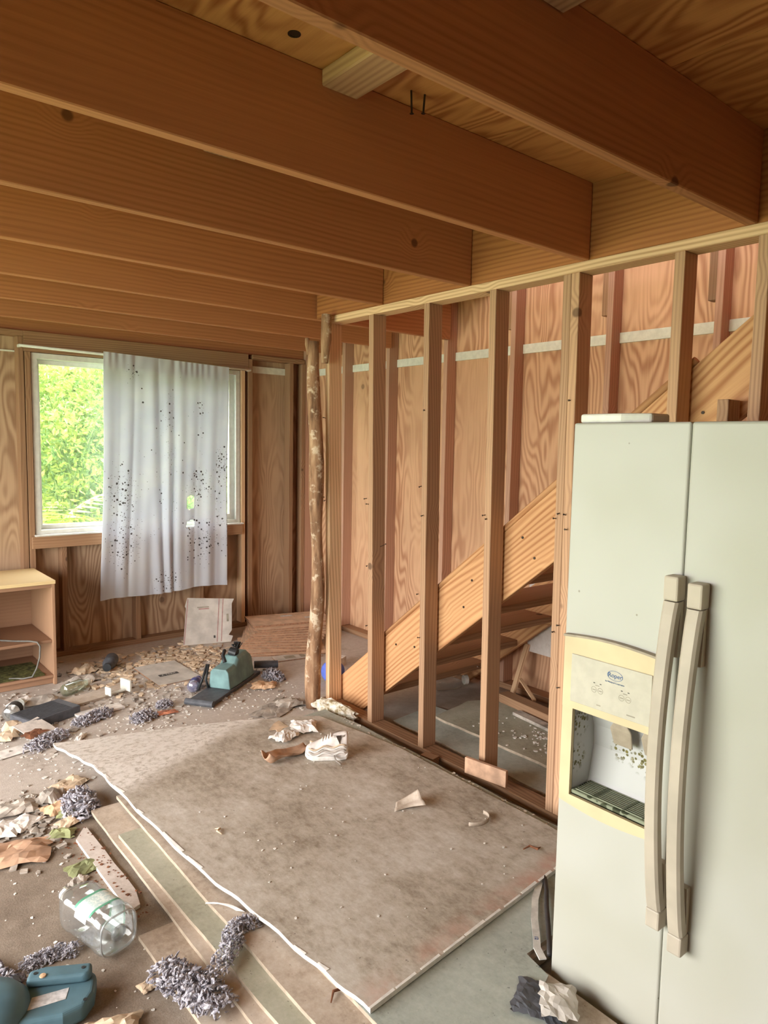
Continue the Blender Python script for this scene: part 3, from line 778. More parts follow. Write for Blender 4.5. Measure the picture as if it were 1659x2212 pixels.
# ---------------------------------------------------------------- bookcase
bc = thing('bookcase', 'low open wood-laminate bookcase with pale yellow top at the left edge', 'bookcase', (.85, 5.05, 0))
BX0, BX1, BY0, BY1 = .46, 1.245, 4.765, 5.30
wbox('top', M['booktop'], bc, BX0-.004, BX1+.004, BY0-.004, BY1, .652, .674, .002)
wbox('side_panel', M['stainlam'], bc, BX0, BX0+.02, BY0, BY1, 0, .6515, .002)
wbox('side_panel', M['stainlam'], bc, BX1-.02, BX1, BY0, BY1, 0, .6515, .002)
wbox('back_panel', M['stainlam_x'], bc, BX0+.0205, BX1-.0205, BY1-.012, BY1-.002, .002, .6515, 0)
wbox('top_rail', M['stainlam_x'], bc, BX0+.0205, BX1-.0205, BY0+.001, BY0+.018, .630, .6515, .001)
wbox('shelf', M['stainlam_x'], bc, BX0+.0205, BX1-.0205, BY0+.02, BY1-.0125, .270, .288, .002)
wbox('bottom_shelf', M['stainlam_x'], bc, BX0+.0205, BX1-.0205, BY0+.004, BY1-.0125, .045, .063, .002)
wbox('toe_board', M['stainlam_x'], bc, BX0+.0205, BX1-.0205, BY0+.03, BY0+.045, .002, .0445, .001)
b = MB(); pts = [(.93, 5.02, .2935), (.96, 4.93, .2935), (1.03, 4.86, .2935), (1.10, 4.81, .2935), (1.135, 4.775, .289), (1.145, 4.752, .265), (1.14, 4.745, .20), (1.12, 4.745, .13), (1.095, 4.75, .08), (1.05, 4.78, .069), (.98, 4.83, .0685)]
cb = b.tube(pts, .0052, 8).build('cable', M['cable'], smooth=True); tag(cb, 'grey cable draped over the bookcase shelf edge', 'cable')
b = MB(); b.grid(lambda u, v: (.52+.66*u, 4.785+.35*v, .064+.012*max(0, mnoise.noise(Vector((u*7, v*5, 0))))), 20, 12)
mo = b.build('moss_patch', M['wicker'], smooth=True); adopt(mo, bc); mo['label'] = 'green mossy dust on the bottom shelf'

# ---------------------------------------------------------------- drywall sheets on the floor
def board(name, poly, z0, z1, mats, label, group='drywall sheets stacked on the floor', cat='drywall sheet', seed=0, rag=.0016, step=.09):
    """irregular broken edge board: top and bottom paper with white gypsum edge"""
    rr = random.Random(seed); pts = []
    n = len(poly)
    for i in range(n):
        a_, b_ = Vector(poly[i]), Vector(poly[(i+1) % n]); L = (b_-a_).length; k = max(1, int(L/step))
        for j in range(k):
            p = a_.lerp(b_, j/k)
            if j: p += Vector((rr.uniform(-rag, rag), rr.uniform(-rag, rag)))
            pts.append((p.x, p.y))
    cx = sum(p[0] for p in pts)/len(pts); cy = sum(p[1] for p in pts)/len(pts)
    b = MB(); b.prism([(x-cx, y-cy) for x, y in pts], 0, z1-z0, 0, None, 1)
    o = b.build(name, mats, loc=(cx, cy, z0))
    return tag(o, label, cat, group)
T = .0135
board('drywall_sheet', [(.780,.55),(1.95,.55),(1.95,1.24),(2.0,2.1),(.775,2.11)] if 0 else [(.785,.6),(1.6,.6),(1.6,2.09),(.772,2.11)], 0, T, [M['dw_tan'], M['gypsum_old']], 'lowest tan drywall sheet, poking out leftmost at the bottom of the picture', seed=1)
board('drywall_strip', [(.790,2.246),(.835,2.262),(.852,2.35),(.846,2.865),(.835,2.87),(.786,2.80)], 0, .0125, [M['dw_pink'], M['gypsum']], 'short pinkish grey drywall strip lying left of the stack near the jug', seed=2, group='drywall sheets stacked on the floor', cat='drywall strip')
board('drywall_sheet', [(.868,.6),(1.61,.6),(1.61,1.24),(2.0,1.26),(2.0,2.95),(.893,2.965)], T+.0003, 2*T, [M['dw_tan'], M['gypsum_old']], 'tan drywall sheet second from the bottom with the narrow step beside the jug', seed=3)
board('drywall_sheet', [(.932,.6),(1.615,.6),(1.615,1.24),(2.1,1.26),(2.1,2.66),(.911,2.685)], 2*T+.0003, 3*T, [M['dw_olive'], M['gypsum_old']], 'olive green drywall sheet showing as a thin strip left of the top sheet', seed=4)
board('drywall_sheet', [(.985,.6),(1.618,.6),(1.618,1.24),(2.2,1.26),(2.2,2.95),(1.001,2.97)], 3*T+.0003, 4*T, [M['dw_brown'], M['gypsum_old']], 'brown drywall sheet directly left of the white edge of the top sheet', seed=5)
board('drywall_sheet', [(1.10,.70),(1.40,.70),(1.45,.86),(1.40,.95),(1.50,1.02),(1.52,1.13),(1.60,1.16),(1.62,1.255),(2.285,1.26),(2.285,3.0),(2.265,3.235),(1.12,3.20)], 4*T+.0003, 5*T, [M['dw_green'], M['gypsum_old']], 'grey green drywall sheet under the big top sheet beside the studs', seed=6, rag=.006)
# top sheet, sagging to the floor at its far left corner
LFT = [(1.112,1.364),(1.092,1.596),(1.068,1.915),(1.033,2.194),(1.012,2.70),(1.002,3.10),(.998,3.30),(.978,3.55),(.955,3.775)]
RGT = [(2.232,1.475),(2.240,1.70),(2.238,1.95),(2.238,2.2),(2.243,2.55),(2.215,2.80),(2.19,2.93),(2.175,3.05),(2.16,3.14)]
def interp(P, t):
    k = t*(len(P)-1); i = min(int(k), len(P)-2); f = k-i
    return (P[i][0]+(P[i+1][0]-P[i][0])*f, P[i][1]+(P[i+1][1]-P[i][1])*f)
def sheet_pt(u, v, dz):
    a_ = interp(LFT, v); b_ = interp(RGT, v)
    x = a_[0]+(b_[0]-a_[0])*u; y = a_[1]+(b_[1]-a_[1])*u
    if v > .97: y += .07*math.sin(math.pi*u)*(1 if u < .75 else .6)
    zb = 5*T+.0005
    over = min(1, max(0, y-3.22)/.5)
    zf = zb*(1-over)+.006*over
    z = zb if y < 3.22 else zf
    z += .004*math.sin(6*u+3*v)*.3+.0015
    if u == 0: x += .004*math.sin(v*70)
    return (x, y, z+dz)
b = MB(); nu, nv = 24, 56
b.grid(lambda u, v: sheet_pt(u, v, .0135), nu, nv, 0); off = len(b.v)
b.grid(lambda u, v: sheet_pt(u, v, 0), nu, nv, 0)
per = [i for i in range(nu+1)]+[j*(nu+1)+nu for j in range(1, nv+1)]+[nv*(nu+1)+i for i in range(nu-1, -1, -1)]+[j*(nu+1) for j in range(nv-1, 0, -1)]
for k in range(len(per)):
    i, j = per[k], per[(k+1) % len(per)]; b.face((j, i, off+i, off+j), 1)
ts = b.build('drywall_sheet', [M['dw_top'], M['gypsum']]); tag(ts, 'large dusty brown drywall sheet on top of the floor stack with white broken edges', 'drywall sheet', 'drywall sheets stacked on the floor')
TOP = 5*T+.0165
# ragged white gypsum showing along the broken edge
rr = random.Random(9)
for k in range(9):
    v = rr.uniform(.02, .8); p = Vector(sheet_pt(0, v, .0142)); L = rr.uniform(.03, .10); q = Vector(sheet_pt(0, min(1, v+L/2.3), .0142)); w = rr.uniform(.006, .014)
    b = MB(); b.add([p, p+Vector((w, 0, .0008)), q+Vector((w*.5, 0, .0008)), q], [(0, 1, 2, 3)])
    o = b.build('torn_and_lit_edge', M['gypsum'], solid=.001); o.parent = ts
for k in range(11):  # near edge: gypsum strips added on top to imitate its lit white face
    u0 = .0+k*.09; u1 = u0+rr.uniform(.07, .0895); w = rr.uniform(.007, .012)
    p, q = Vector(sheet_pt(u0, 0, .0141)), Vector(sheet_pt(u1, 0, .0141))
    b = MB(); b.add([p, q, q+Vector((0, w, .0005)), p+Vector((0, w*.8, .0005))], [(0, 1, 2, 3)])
    o = b.build('torn_and_lit_edge', M['gypsum'], solid=.001); o.parent = ts
# sheets and boards lying on the stairwell floor
board('drywall_sheet', [(2.55,1.6),(2.98,1.55),(3.0,2.5),(2.9,3.02),(2.56,2.98)], 0, T, [M['dw_green'], M['gypsum_old']], 'green drywall sheet lying on the stairwell floor right behind the studs', 'stairwell drywall', seed=21, rag=.01)
board('drywall_sheet', [(2.762,1.55),(3.38,1.5),(3.40,2.75),(3.1,2.92),(2.772,2.86)], T+.0004, 2*T, [M['dw_olive'], M['gypsum_old']], 'dusty olive drywall sheet strewn with white crumbs under the stairs', 'stairwell drywall', seed=22, rag=.008)

# ---------------------------------------------------------------- scrap boards
def plank(name, label, p, q, w, t, mat, z0, cat='board', tilt=0.0):
    p, q = Vector(p), Vector(q); d = q-p; L = d.length
    b = MB(); b.box(0, L, -w/2, w/2, 0, t)
    o = b.build(name, mat, loc=(p.x, p.y, z0), rot=(0, tilt, math.atan2(d.y, d.x)), bevel=.0015, seg=1)
    return tag(o, label, cat)
plank('lumber_offcut', 'red brown two by four lying along the floor under the stairs', (3.285, 2.80), (3.20, 2.05), .085, .05, M['old_x'], 2*T+.001)
plank('lumber_offcut', 'grey weathered board lying just in front of the red brown two by four', (3.17, 2.60), (3.10, 2.05), .06, .018, M['greyrag'], 2*T+.001)
plank('lumber_offcut', 'brown wood block leaning on the bottom plate between two studs', (2.335, 2.20), (2.372, 1.985), .018, .075, M['brownpaper'], 5*T+.001, 'wood block')
plank('lumber_offcut', 'short dark wood chunk lying at the foot of the third stud', (2.345, 2.50), (2.36, 2.42), .05, .05, M['old_x'], 0.001, 'wood block')
def leaner(label, p, q, r, mat):
    b = MB(); p, q = Vector(p), Vector(q); d = (q-p).normalized(); Mx = Matrix.Translation(p) @ d.to_track_quat('X', 'Z').to_matrix().to_4x4()
    b.box(0, (q-p).length, -r, r, -r*.5, r*.5, 0)
    o = b.build('leaning_stick', mat, bevel=.001, seg=1); o.matrix_basis = Mx
    return tag(o, label, 'stick')
leaner('grey wooden stick leaning against the wall under the stairs', (3.40, 2.83, .012), (3.492, 2.795, .345), .019, M['pale_x'])
leaner('thin pale stick resting against the leaning stick under the stairs', (3.36, 2.62, .06), (3.44, 2.80, .13), .011, M['pale_x'])

# ---------------------------------------------------------------- cardboard and mail boxes by the back wall
def sheet_thing(name, label, cat, w, d, t, mats, loc, rot, group=None, edge=None, rag=0, seed=0):
    rr = random.Random(seed); pts = [(-w/2,-d/2),(0,-d/2),(w/2,-d/2),(w/2,0),(w/2,d/2),(0,d/2),(-w/2,d/2),(-w/2,0)]
    pts = [(x+rr.uniform(-rag, rag), y+rr.uniform(-rag, rag)) for x, y in pts]
    b = MB(); b.prism(pts, 0, t, 0, None, 1 if edge else 0)
    o = b.build(name, [mats]+([edge] if edge else []), loc=loc, rot=rot); tag(o, label, cat, group); return o
rr = random.Random(31)
zc = 0.0; names = ['lowest', 'second lowest']
spec = [(.62,.50,2.86,4.66,-28), (.60,.46,2.84,4.70,-25)] + [(.60,.40,2.88+.026*i+rr.uniform(-.008,.008),4.74+.026*i+rr.uniform(-.008,.008),-34+2.0*i+rr.uniform(-1,1)) for i in range(9)] + [(.66,.34,3.12,4.99,-16)]
for i, (w, d, x, y, rz) in enumerate(spec):
    t = .009 if i < 11 else .016
    if i == 0: lb = 'bottom flattened cardboard box of the stack near the log post'
    elif i == 1: lb = 'flattened cardboard box second from the bottom of the stack'
    elif i == 11: lb = 'topmost flattened cardboard box of the stack near the log post'
    else: lb = 'flattened cardboard sheet in the fanned stack, '+['third','fourth','fifth','sixth','seventh','eighth','ninth','tenth','eleventh'][i-2]+' from the bottom'
    x = min(x, 3.12)
    o = sheet_thing('flattened_box', lb, 'cardboard', w, d, t, M['card'], (x, y, zc), (0, 0, math.radians(rz)), 'flattened cardboard boxes in a stack', M['cardedge'], .004, i)
    if i == 11:
        for (px, py) in ((.0, .08), (.18, -.02)):
            b = MB(); b.box(px-.05, px+.05, py-.02, py+.02, t+.0002, t+.0008); s_ = b.build('sticker', M['sticker']); s_.parent = o
    zc += t+.0004
pb = sheet_thing('printed_card_panel', 'pale printed cardboard flap lying at the front of the box stack', 'cardboard', .36, .13, .006, M['cardgrey'], (2.80, 4.36, .001), (0, 0, math.radians(-12)), None, M['cardedge'], .004, 50)
b = MB(); b.box(-.10, -.02, -.03, .03, .0062, .0066); b.box(.02, .06, -.03, .03, .0062, .0066); o = b.build('print', M['greyink']); o.parent = pb
# leaning mail box panel
lm = thing('mail_box_panel', 'white shipping box panel with faded red stripes leaning by the back wall', 'cardboard', (2.43, 5.07, 0), 0)
Mx = Matrix.Translation((2.40, 5.05, .004)) @ Matrix.Rotation(math.radians(-16), 4, 'Z') @ Matrix.Rotation(math.radians(-18), 4, 'X')
def leanpart(mb, name, mat, par):
    o = mb.build(name, mat); o.matrix_basis = Mx; return adopt(o, par)
poly = [(-.165,0),(.20,0),(.218,.045),(.185,.055),(.212,.09),(.225,.30),(.245,.335),(-.115,.365),(-.138,.30),(-.130,.285)]
b = MB(); vs0 = [(x, 0, z) for x, z in poly]; vs1 = [(x, .005, z) for x, z in poly]; b.loft([vs0, vs1]); leanpart(b, 'panel', M['cardgrey'], lm)
for (xa, xb, nm) in ((-.158, -.112, 0), (.092, .128, 0), (.125, .158, 0)):
    b = MB(); w = .0035; b.add([(xa-w, -.0008, .01), (xa+w, -.0008, .01), (xb+w, -.0008, .345 if xa > 0 else .355), (xb-w, -.0008, .345 if xa > 0 else .355)], [(0, 1, 2, 3)]); leanpart(b, 'red_stripe', M['redink'], lm)
for (x, z, w, h, mt) in ((.0, .285, .045, .004, 'greyink'), (.005, .272, .04, .005, 'redink'), (.185, .19, .008, .03, 'greyink'), (.075, .05, .007, .010, 'ink')):
    b = MB(); b.add([(x-w, -.0009, z-h), (x+w, -.0009, z-h), (x+w, -.0009, z+h), (x-w, -.0009, z+h)], [(0, 1, 2, 3)]); leanpart(b, 'print', M[mt], lm)
b = MB(); b.prism([(-.16,-.11),(.10,-.13),(.13,-.02),(.03,.0),(-.16,.0)], .001, .006); o = b.build('lower_flap', M['cardgrey'], loc=(2.40, 5.05, 0), rot=(0, 0, math.radians(-16))); adopt(o, lm)
# printed white panel lying flat
mf = sheet_thing('printed_box_panel', 'grey white printed box panel lying flat among scraps before the wall', 'cardboard', .30, .42, .008, M['cardgrey'], (1.885, 4.55, .002), (math.radians(1.5), 0, math.radians(2)), None, M['cardedge'], .01, 61)
b = MB(); b.box(-.075, .06, -.06, -.022, .0083, .0088); o = b.build('print_bar', M['ink']); o.parent = mf
text_mesh('A TREX', .030, M['cardgrey'], 'lettering', mf, Matrix.Translation((-.008, -.041, .0092)), .0003)

# ---------------------------------------------------------------- teal machine on black base
mt = thing('teal_power_tool', 'teal power tool with a long black base plate on the littered floor', 'power tool', (1.79, 3.86, 0), math.radians(34.8))
def part_of(mb, name, mat, par, **k):
    o = mb.build(name, mat, **k); o.parent = par; return o
b = MB(); b.box(.02, .66, -.085, .085, .004, .026); part_of(b, 'base_plate', M['darkgrey'], mt, bevel=.004)
b = MB(); b.tube([(.012, -.092, .020), (.012, .092, .020)], .0195, 14); part_of(b, 'front_roller', M['darkgrey'], mt, smooth=False)
b = MB()
def sect(x, w0, w1, z1): return [(x, -w0, .0265), (x, w0, .0265), (x, w1, z1-.02), (x, w1-.015, z1), (x, -w1+.015, z1), (x, -w1, z1-.02)]
b.loft([sect(.25, .075, .062, .150), sect(.36, .078, .060, .158), sect(.40, .078, .058, .195), sect(.53, .078, .055, .205), sect(.60, .07, .05, .16)])
part_of(b, 'housing', M['teal'], mt, bevel=.006)
b = MB(); b.tube([(.43, -.03, .206), (.43, .02, .216)], .028, 14); part_of(b, 'knob', M['black'], mt)
b = MB(); b.tube([(.36, .02, .16), (.40, .055, .19), (.45, .07, .21)], .012, 8); part_of(b, 'grip', M['black'], mt, smooth=True)
b = MB(); b.tube([(.24, .07, .03), (.235, .085, .08), (.27, .085, .17)], .008, 8); b.tube([(.20, .12, .02), (.235, .105, .09), (.27, .095, .17)], .008, 8); part_of(b, 'strap', M['black'], mt, smooth=True)
b = MB(); b.tube([(.70, -.02, .05), (.78, -.16, .045)], .026, 12); part_of(b, 'rear_roller', M['darkgrey'], mt)
b = MB(); rr = random.Random(3)
for k in range(9): b.tube([(.53+rr.uniform(-.02,.02), .02, .20), (.55+rr.uniform(-.04,.04), .03+rr.uniform(-.03,.03), .235), (.58+rr.uniform(-.05,.05), .05+rr.uniform(-.04,.04), .225)], .004, 5)
part_of(b, 'wire_tangle', M['black'], mt)

# ---------------------------------------------------------------- bottles
def bottle(name, label, L, r, mats, loc, rz, capr=.5, prof=None, capm=None, pitch=90, cat='bottle', labelm=None):
    e = thing(name, label, cat, loc, rz)
    prof = prof or [(r*.85, 0), (r, .01), (r, L*.60), (r*.92, L*.68), (capr*r, L*.86), (capr*r, L*.9)]
    rot = (0, math.radians(pitch), 0)
    up_ = r if pitch > 45 else 0
    b = MB(); b.lathe(prof, 20); o = b.build('body', mats, e, (0, 0, up_), rot, smooth=True)
    b = MB(); b.lathe([(capr*r*1.12, L*.885), (capr*r*1.12, L)], 16); b.build('cap', capm or M['white'], e, (0, 0, up_), rot)
    if labelm:
        b = MB(); b.lathe([(r*1.01, L*.22), (r*1.01, L*.50)], 20, cap=False); b.build('label_band', labelm, e, (0, 0, up_), rot, smooth=True)
    return e
bottle('plastic_bottle', 'small clear bottle with blue label lying beside the teal tool', .17, .036, M['clearblue'], (1.86, 4.10, .0), math.radians(52), labelm=M['darkblue'], capm=M['darkblue'])
bottle('dark_bottle', 'dark grey bottle lying nose first near the bookcase corner', .21, .044, M['darkgrey'], (1.66, 4.96, .0), math.radians(-118), capr=.55, capm=M['black'], labelm=None)
bottle('plastic_bottle', 'crushed greenish clear bottle lying at the bookcase foot', .20, .036, M['cleargreen'], (1.21, 4.50, .0), math.radians(28), capm=M['white'])
bottle('plastic_bottle', 'clear bottle with dark label at the left picture edge', .20, .042, M['clear'], (.86, 4.26, .0), math.radians(60), labelm=M['ink'], capm=M['white'])
bottle('plastic_bottle', 'clear round bottle lying deep under the stairs', .22, .055, M['clear'], (3.12, 3.22, .0), math.radians(-20), labelm=None)
cpm = thing('blue_cup', 'bright blue plastic tub behind the foot of the stair stringer', 'tub', (2.76, 3.80, 0))
b = MB(); b.lathe([(.052, 0), (.062, .11), (.066, .112), (.062, .114), (.056, .110), (.047, .006)], 22); b.build('tub', M['blue'], cpm, (0, 0, .056), (0, math.radians(80), math.radians(-150)), smooth=True)
b = MB(); b.lathe([(.066, .108), (.070, .112), (.066, .116)], 22); b.build('rim', M['blue'], cpm, (0, 0, .056), (0, math.radians(80), math.radians(-150)))
sc_ = sheet_thing('white_carton', 'small white carton lying behind the blue tub', 'carton', .10, .07, .06, M['whitepaper'], (2.93, 4.02, 0), (0, 0, .5))

# ---------------------------------------------------------------- juice jug
def superring(w, h, n=28, p=3.4):
    out = []
    for i in range(n):
        t = 2*math.pi*i/n; c_, s_ = math.cos(t), math.sin(t)
        out.append((w*math.copysign(abs(c_)**(2/p), c_), h*math.copysign(abs(s_)**(2/p), s_)))
    return out
jg = thing('juice_jug', 'empty clear square juice jug with green label lying on the carpet', 'jug', (.705, 2.085, 0), math.radians(104))
W = .067
prof3 = [(0, .30), (0, .62), (.004, .90), (.018, .99), (.04, 1.0), (.060, .955), (.066, .965), (.155, .965), (.163, .955), (.18, 1.0), (.205, .97), (.235, .72), (.255, .42), (.262, .27), (.292, .26)]
b = MB(); rings = []
for x, s_ in prof3: x *= 1.1; rings.append([(x, y*s_, z*s_+W) for y, z in superring(W, W)])
b.loft(rings, cap=False)
cen = [(x, y, z) for (x, y, z) in rings[0]]
o_ = len(b.v); b.v += [(.012, y*.10, (z-W)*.10+W) for (x, y, z) in [(0, q[1], q[2]) for q in rings[2]]]
n_ = len(cen); base0 = 0
for i in range(n_): b.face((i, (i+1) % n_, o_+(i+1) % n_, o_+i))
b.face(range(o_, o_+n_))
b.build('body', M['clear'], jg, smooth=True)
M['clearhaze'] = mk_clear('thick_clear_plastic', (.9, .91, .91), .10, .42, (206, 208, 208))
b = MB(); rg = rings[2]; b.tube([(x-.001, y, z) for x, y, z in rg]+[(rg[0][0]-.001, rg[0][1], rg[0][2])], .0030, 8, cap=False); b.build('base_rim', M['clearhaze'], jg, smooth=True)
b = MB(); b.lathe([(.026, 0), (.022, .004), (.012, .006), (.008, .010), (.001, .011)], 20); b.build('base_dimple', M['clearhaze'], jg, (.004, 0, W), (0, math.radians(90), 0), smooth=True)
def mk_juglabel():
    m = NT('jug_label'); v = m.coords(False); s_ = m.node('ShaderNodeSeparateXYZ'); m.l.new(v, s_.inputs[0])
    c = m.mix(m.smooth(m.noise(v, 60, 3, .7), .42, .6), lin((188, 206, 204)), lin((226, 232, 226)))
    d = m.vmath('DISTANCE', v, (.10, .074, .10)); c = m.mix(m.smooth(d, .026, .018), c, lin((196, 90, 84)))
    g = m.math('MAXIMUM', m.smooth(s_.outputs[0], .080, .074), m.smooth(s_.outputs[0], .140, .146)); c = m.mix(g, c, lin((92, 158, 128)))
    m.col(c); m.rough(.4); return m.mat
b = MB(); ring_l = [(y, z) for y, z in superring(W*.972, W*.972, 56)]
b.loft([[(x, y, z+W) for y, z in ring_l[6:40]] for x in (.068, .154)], closed=False); b.build('label_wrap', mk_juglabel(), jg, smooth=True)
b = MB(); ring_l2 = [(y, z) for y, z in superring(W*.975, W*.975, 56)]
b.loft([[(x, y, z+W) for y, z in ring_l2[2:8]] for x in (.08, .142)], closed=False); b.build('nutrition_panel', M['sticker'], jg, smooth=True)
b = MB(); b.tube([(.292, 0, W), (.312, 0, W)], .0195, 16); b.build('cap', M['white'], jg)

# ---------------------------------------------------------------- dark ribbed box, white panels
db = thing('ribbed_vent_box', 'dark grey ribbed plastic cover lying among papers below the bookcase', 'plastic cover', (1.03, 4.19, 0), math.radians(20))
b = MB(); b.box(-.15, .15, -.10, .10, 0, .055); b.build('shell', M['darkgrey'], db, bevel=.006)
for i in range(22):
    b = MB(); b.box(-.140, .10, -.092+i*.0085, -.088+i*.0085, .0552, .0575); b.build('rib', M['darkgrey'], db)
wp = sheet_thing('white_board', 'clean white rectangular panel strip lying right of the ribbed cover', 'panel', .26, .09, .012, M['whitepaper'], (1.30, 4.11, .004), (0, 0, math.radians(6)), None, None, .003, 71)
sheet_thing('white_paper', 'white paper sheet lying left under the brown scrap', 'paper', .28, .10, .002, M['whitepaper'], (.83, 3.84, .004), (0, 0, math.radians(14)), None, None, .012, 72)
sheet_thing('white_paper', 'curled white sheet propped against the ribbed cover', 'paper', .16, .15, .002, M['whitepaper'], (.93, 4.0, .035), (math.radians(22), 0, math.radians(28)), None, None, .015, 73)
sheet_thing('plywood_scrap', 'pale scuffed board lying behind the ribbed cover', 'board', .42, .13, .014, M['dw_tan'], (1.36, 4.38, .001), (0, 0, math.radians(14)), None, None, .006, 74)
ft = thing('white_frame_corner', 'white plastic frame corner standing on the pale board', 'frame', (1.50, 4.34, .016), math.radians(15))
b = MB(); b.box(-.09, .03, -.008, .008, 0, .012); b.box(.03, .045, -.05, .05, 0, .07); b.box(-.09, -.08, -.03, .03, 0, .05); b.build('rim', M['white'], ft, bevel=.003)

# ---------------------------------------------------------------- crumpled papers and scraps
def crumple(name, label, cat, w, d, h, mat, loc, rz, seed, n=9, group=None, fold=1.0):
    rr = random.Random(seed); pl = [(rr.uniform(-6, 6), rr.uniform(-6, 6), rr.uniform(0, 6.28), rr.uniform(.4, 1)) for _ in range(5)]
    def fn(u, v):
        z = sum(a_*abs(math.sin(x*u+y*v+p)) for x, y, p, a_ in pl)/5
        ed = min(1, 4*min(u, 1-u, v, 1-v)+.25)
        jx, jy = rr.uniform(-.5, .5)/n, rr.uniform(-.5, .5)/n
        sh = 1-.25*fold*z
        return ((u-.5+jx*.8)*w*sh, (v-.5+jy*.8)*d*sh, .002+h*z*ed+rr.uniform(0, .12)*h)
    b = MB(); b.grid(fn, n, n)
    o = b.build(name, mat, loc=loc, rot=(0, 0, rz), solid=.0012)
    return tag(o, label, cat, group)
crumple('crumpled_paper', 'crumpled white paper nearer the sneaker on the drywall sheet', 'paper', .15, .12, .05, M['whitepaper'], (1.855, 3.00, TOP), .3, 1, 9)
crumple('crumpled_paper', 'larger crumpled white paper at the far end of the drywall sheet', 'paper', .17, .15, .06, M['whitepaper'], (2.00, 3.045, TOP-.002), 1.0, 2, 9)
sheet_thing('paper_disc', 'flat salmon coloured paper piece behind the crumpled paper', 'paper', .10, .07, .002, M['tanpaper'], (1.90, 3.12, TOP+.001), (.12, 0, .4), None, None, .02, 80)
crumple('brown_paper_bag', 'flattened crumpled brown paper bag lying at the left edge', 'paper bag', .27, .20, .05, M['brownpaper'], (.575, 2.845, 0), -.35, 4, 8)
crumple('green_wrapper', 'olive green wrapper lying right of the brown paper bag', 'wrapper', .11, .08, .03, M['greenpaper'], (.755, 2.885, 0), -.4, 5, 6)
crumple('brown_paper', 'tan crumpled paper in the bottom left corner by the teal handle', 'paper', .17, .10, .045, M['tanpaper'], (.585, 1.80, 0), -.3, 6, 8)
crumple('tan_paper', 'tan crumpled paper lying right of the teal power tool', 'paper', .17, .13, .07, M['orange'], (2.27, 3.93, 0), -.6, 7, 7)
crumple('brown_scrap', 'dark brown torn cardboard flap lying on white paper', 'cardboard', .13, .09, .03, M['rust'], (.905, 3.925, .03), .5, 8, 4)
crumple('tan_paper', 'tan folded cardboard flap left of the ribbed cover', 'cardboard', .17, .13, .07, M['tanpaper'], (.875, 4.13, 0), .4, 9, 4)
crumple('tan_paper', 'pale tan cardboard curl at the far left edge below the bottle', 'cardboard', .14, .12, .06, M['tanpaper'], (.80, 4.03, 0), .9, 10, 4)
crumple('red_wrapper', 'red and yellow printed wrapper lying past the far sheet edge', 'wrapper', .13, .07, .025, M['redwrap'], (1.60, 3.87, 0), -.2, 11, 6)
scr = [('tan_paper', 'flat beige paper scrap at the back of the left litter heap', 'tanpaper', .17, .13, .03, .905, 3.30, .5), ('crumpled_paper', 'pale green tinted paper in the left litter heap', 'greyrag', .15, .12, .05, .80, 3.22, .9),
       ('tan_paper', 'orange tan crumpled paper amid the left litter heap', 'orange', .13, .11, .05, .80, 3.10, .2), ('green_wrapper', 'olive leaf-like wrapper beside the grey stuffing in the left heap', 'greenpaper', .12, .08, .05, .835, 3.02, -.4),
       ('grey_scrap', 'grey crumpled sheet at the left of the litter heap', 'greyrag', .18, .13, .05, .66, 3.20, -.2), ('white_paper', 'white crumbled paper in the middle of the left litter heap', 'whitepaper', .16, .12, .03, .65, 3.06, .6),
       ('white_paper', 'dirty white paper along the left picture edge above the brown bag', 'whitepaper', .16, .14, .03, .58, 3.06, 1.2), ('grey_scrap', 'beige grey folded scrap just above the green wrapper', 'tanpaper', .11, .09, .03, .80, 2.96, .4),
       ('green_wrapper', 'faded green and tan wrapper lying near the jug', 'greenpaper', .13, .10, .02, .755, 2.60, .1), ('grey_scrap', 'small grey flap in front of the faded wrapper near the jug', 'greyrag', .08, .06, .02, .715, 2.53, .7),
       ('tan_paper', 'crumpled dusty paper roll between bookcase and dark bottle', 'tanpaper', .20, .12, .08, 1.45, 4.88, .5), ('grey_scrap', 'grey crumpled sheet left of the dark bottle', 'greyrag', .2, .14, .05, 1.40, 4.72, .2),
       ('white_paper', 'small torn white paper leaning beside the near wool clump', 'whitepaper', .11, .04, .03, 1.10, 3.80, .9), ('grey_scrap', 'greenish scrap left of the rear bottle', 'greyrag', .22, .14, .07, 1.07, 4.46, -.3),
       ('white_paper', 'white scrap pile in front of the bookcase left end', 'whitepaper', .20, .12, .06, .98, 4.48, .3), ('grey_scrap', 'flat grey torn sheet before the log post', 'greyrag', .34, .20, .02, 2.14, 3.55, .5),
       ('grey_scrap', 'curled grey offcut touching the foot of the log post', 'greyrag', .20, .14, .05, 2.24, 3.56, -.2), ('white_paper', 'white scrap line at the far edge of the top sheet', 'whitepaper', .24, .05, .015, 1.92, 3.46, -.5),
       ('tan_paper', 'tan paper sheet half under the stuffing on the carpet corner', 'tanpaper', .06, .05, .015, .72, 1.90, .2)]
for i, (nm, lb, mt_, w, d, h, x, y, rz) in enumerate(scr):
    crumple(nm, lb, 'paper' if 'paper' in nm else ('wrapper' if 'wrapper' in nm else 'scrap'), w, d, h, M[mt_], (x, y, .001), rz, 100+i, 7)
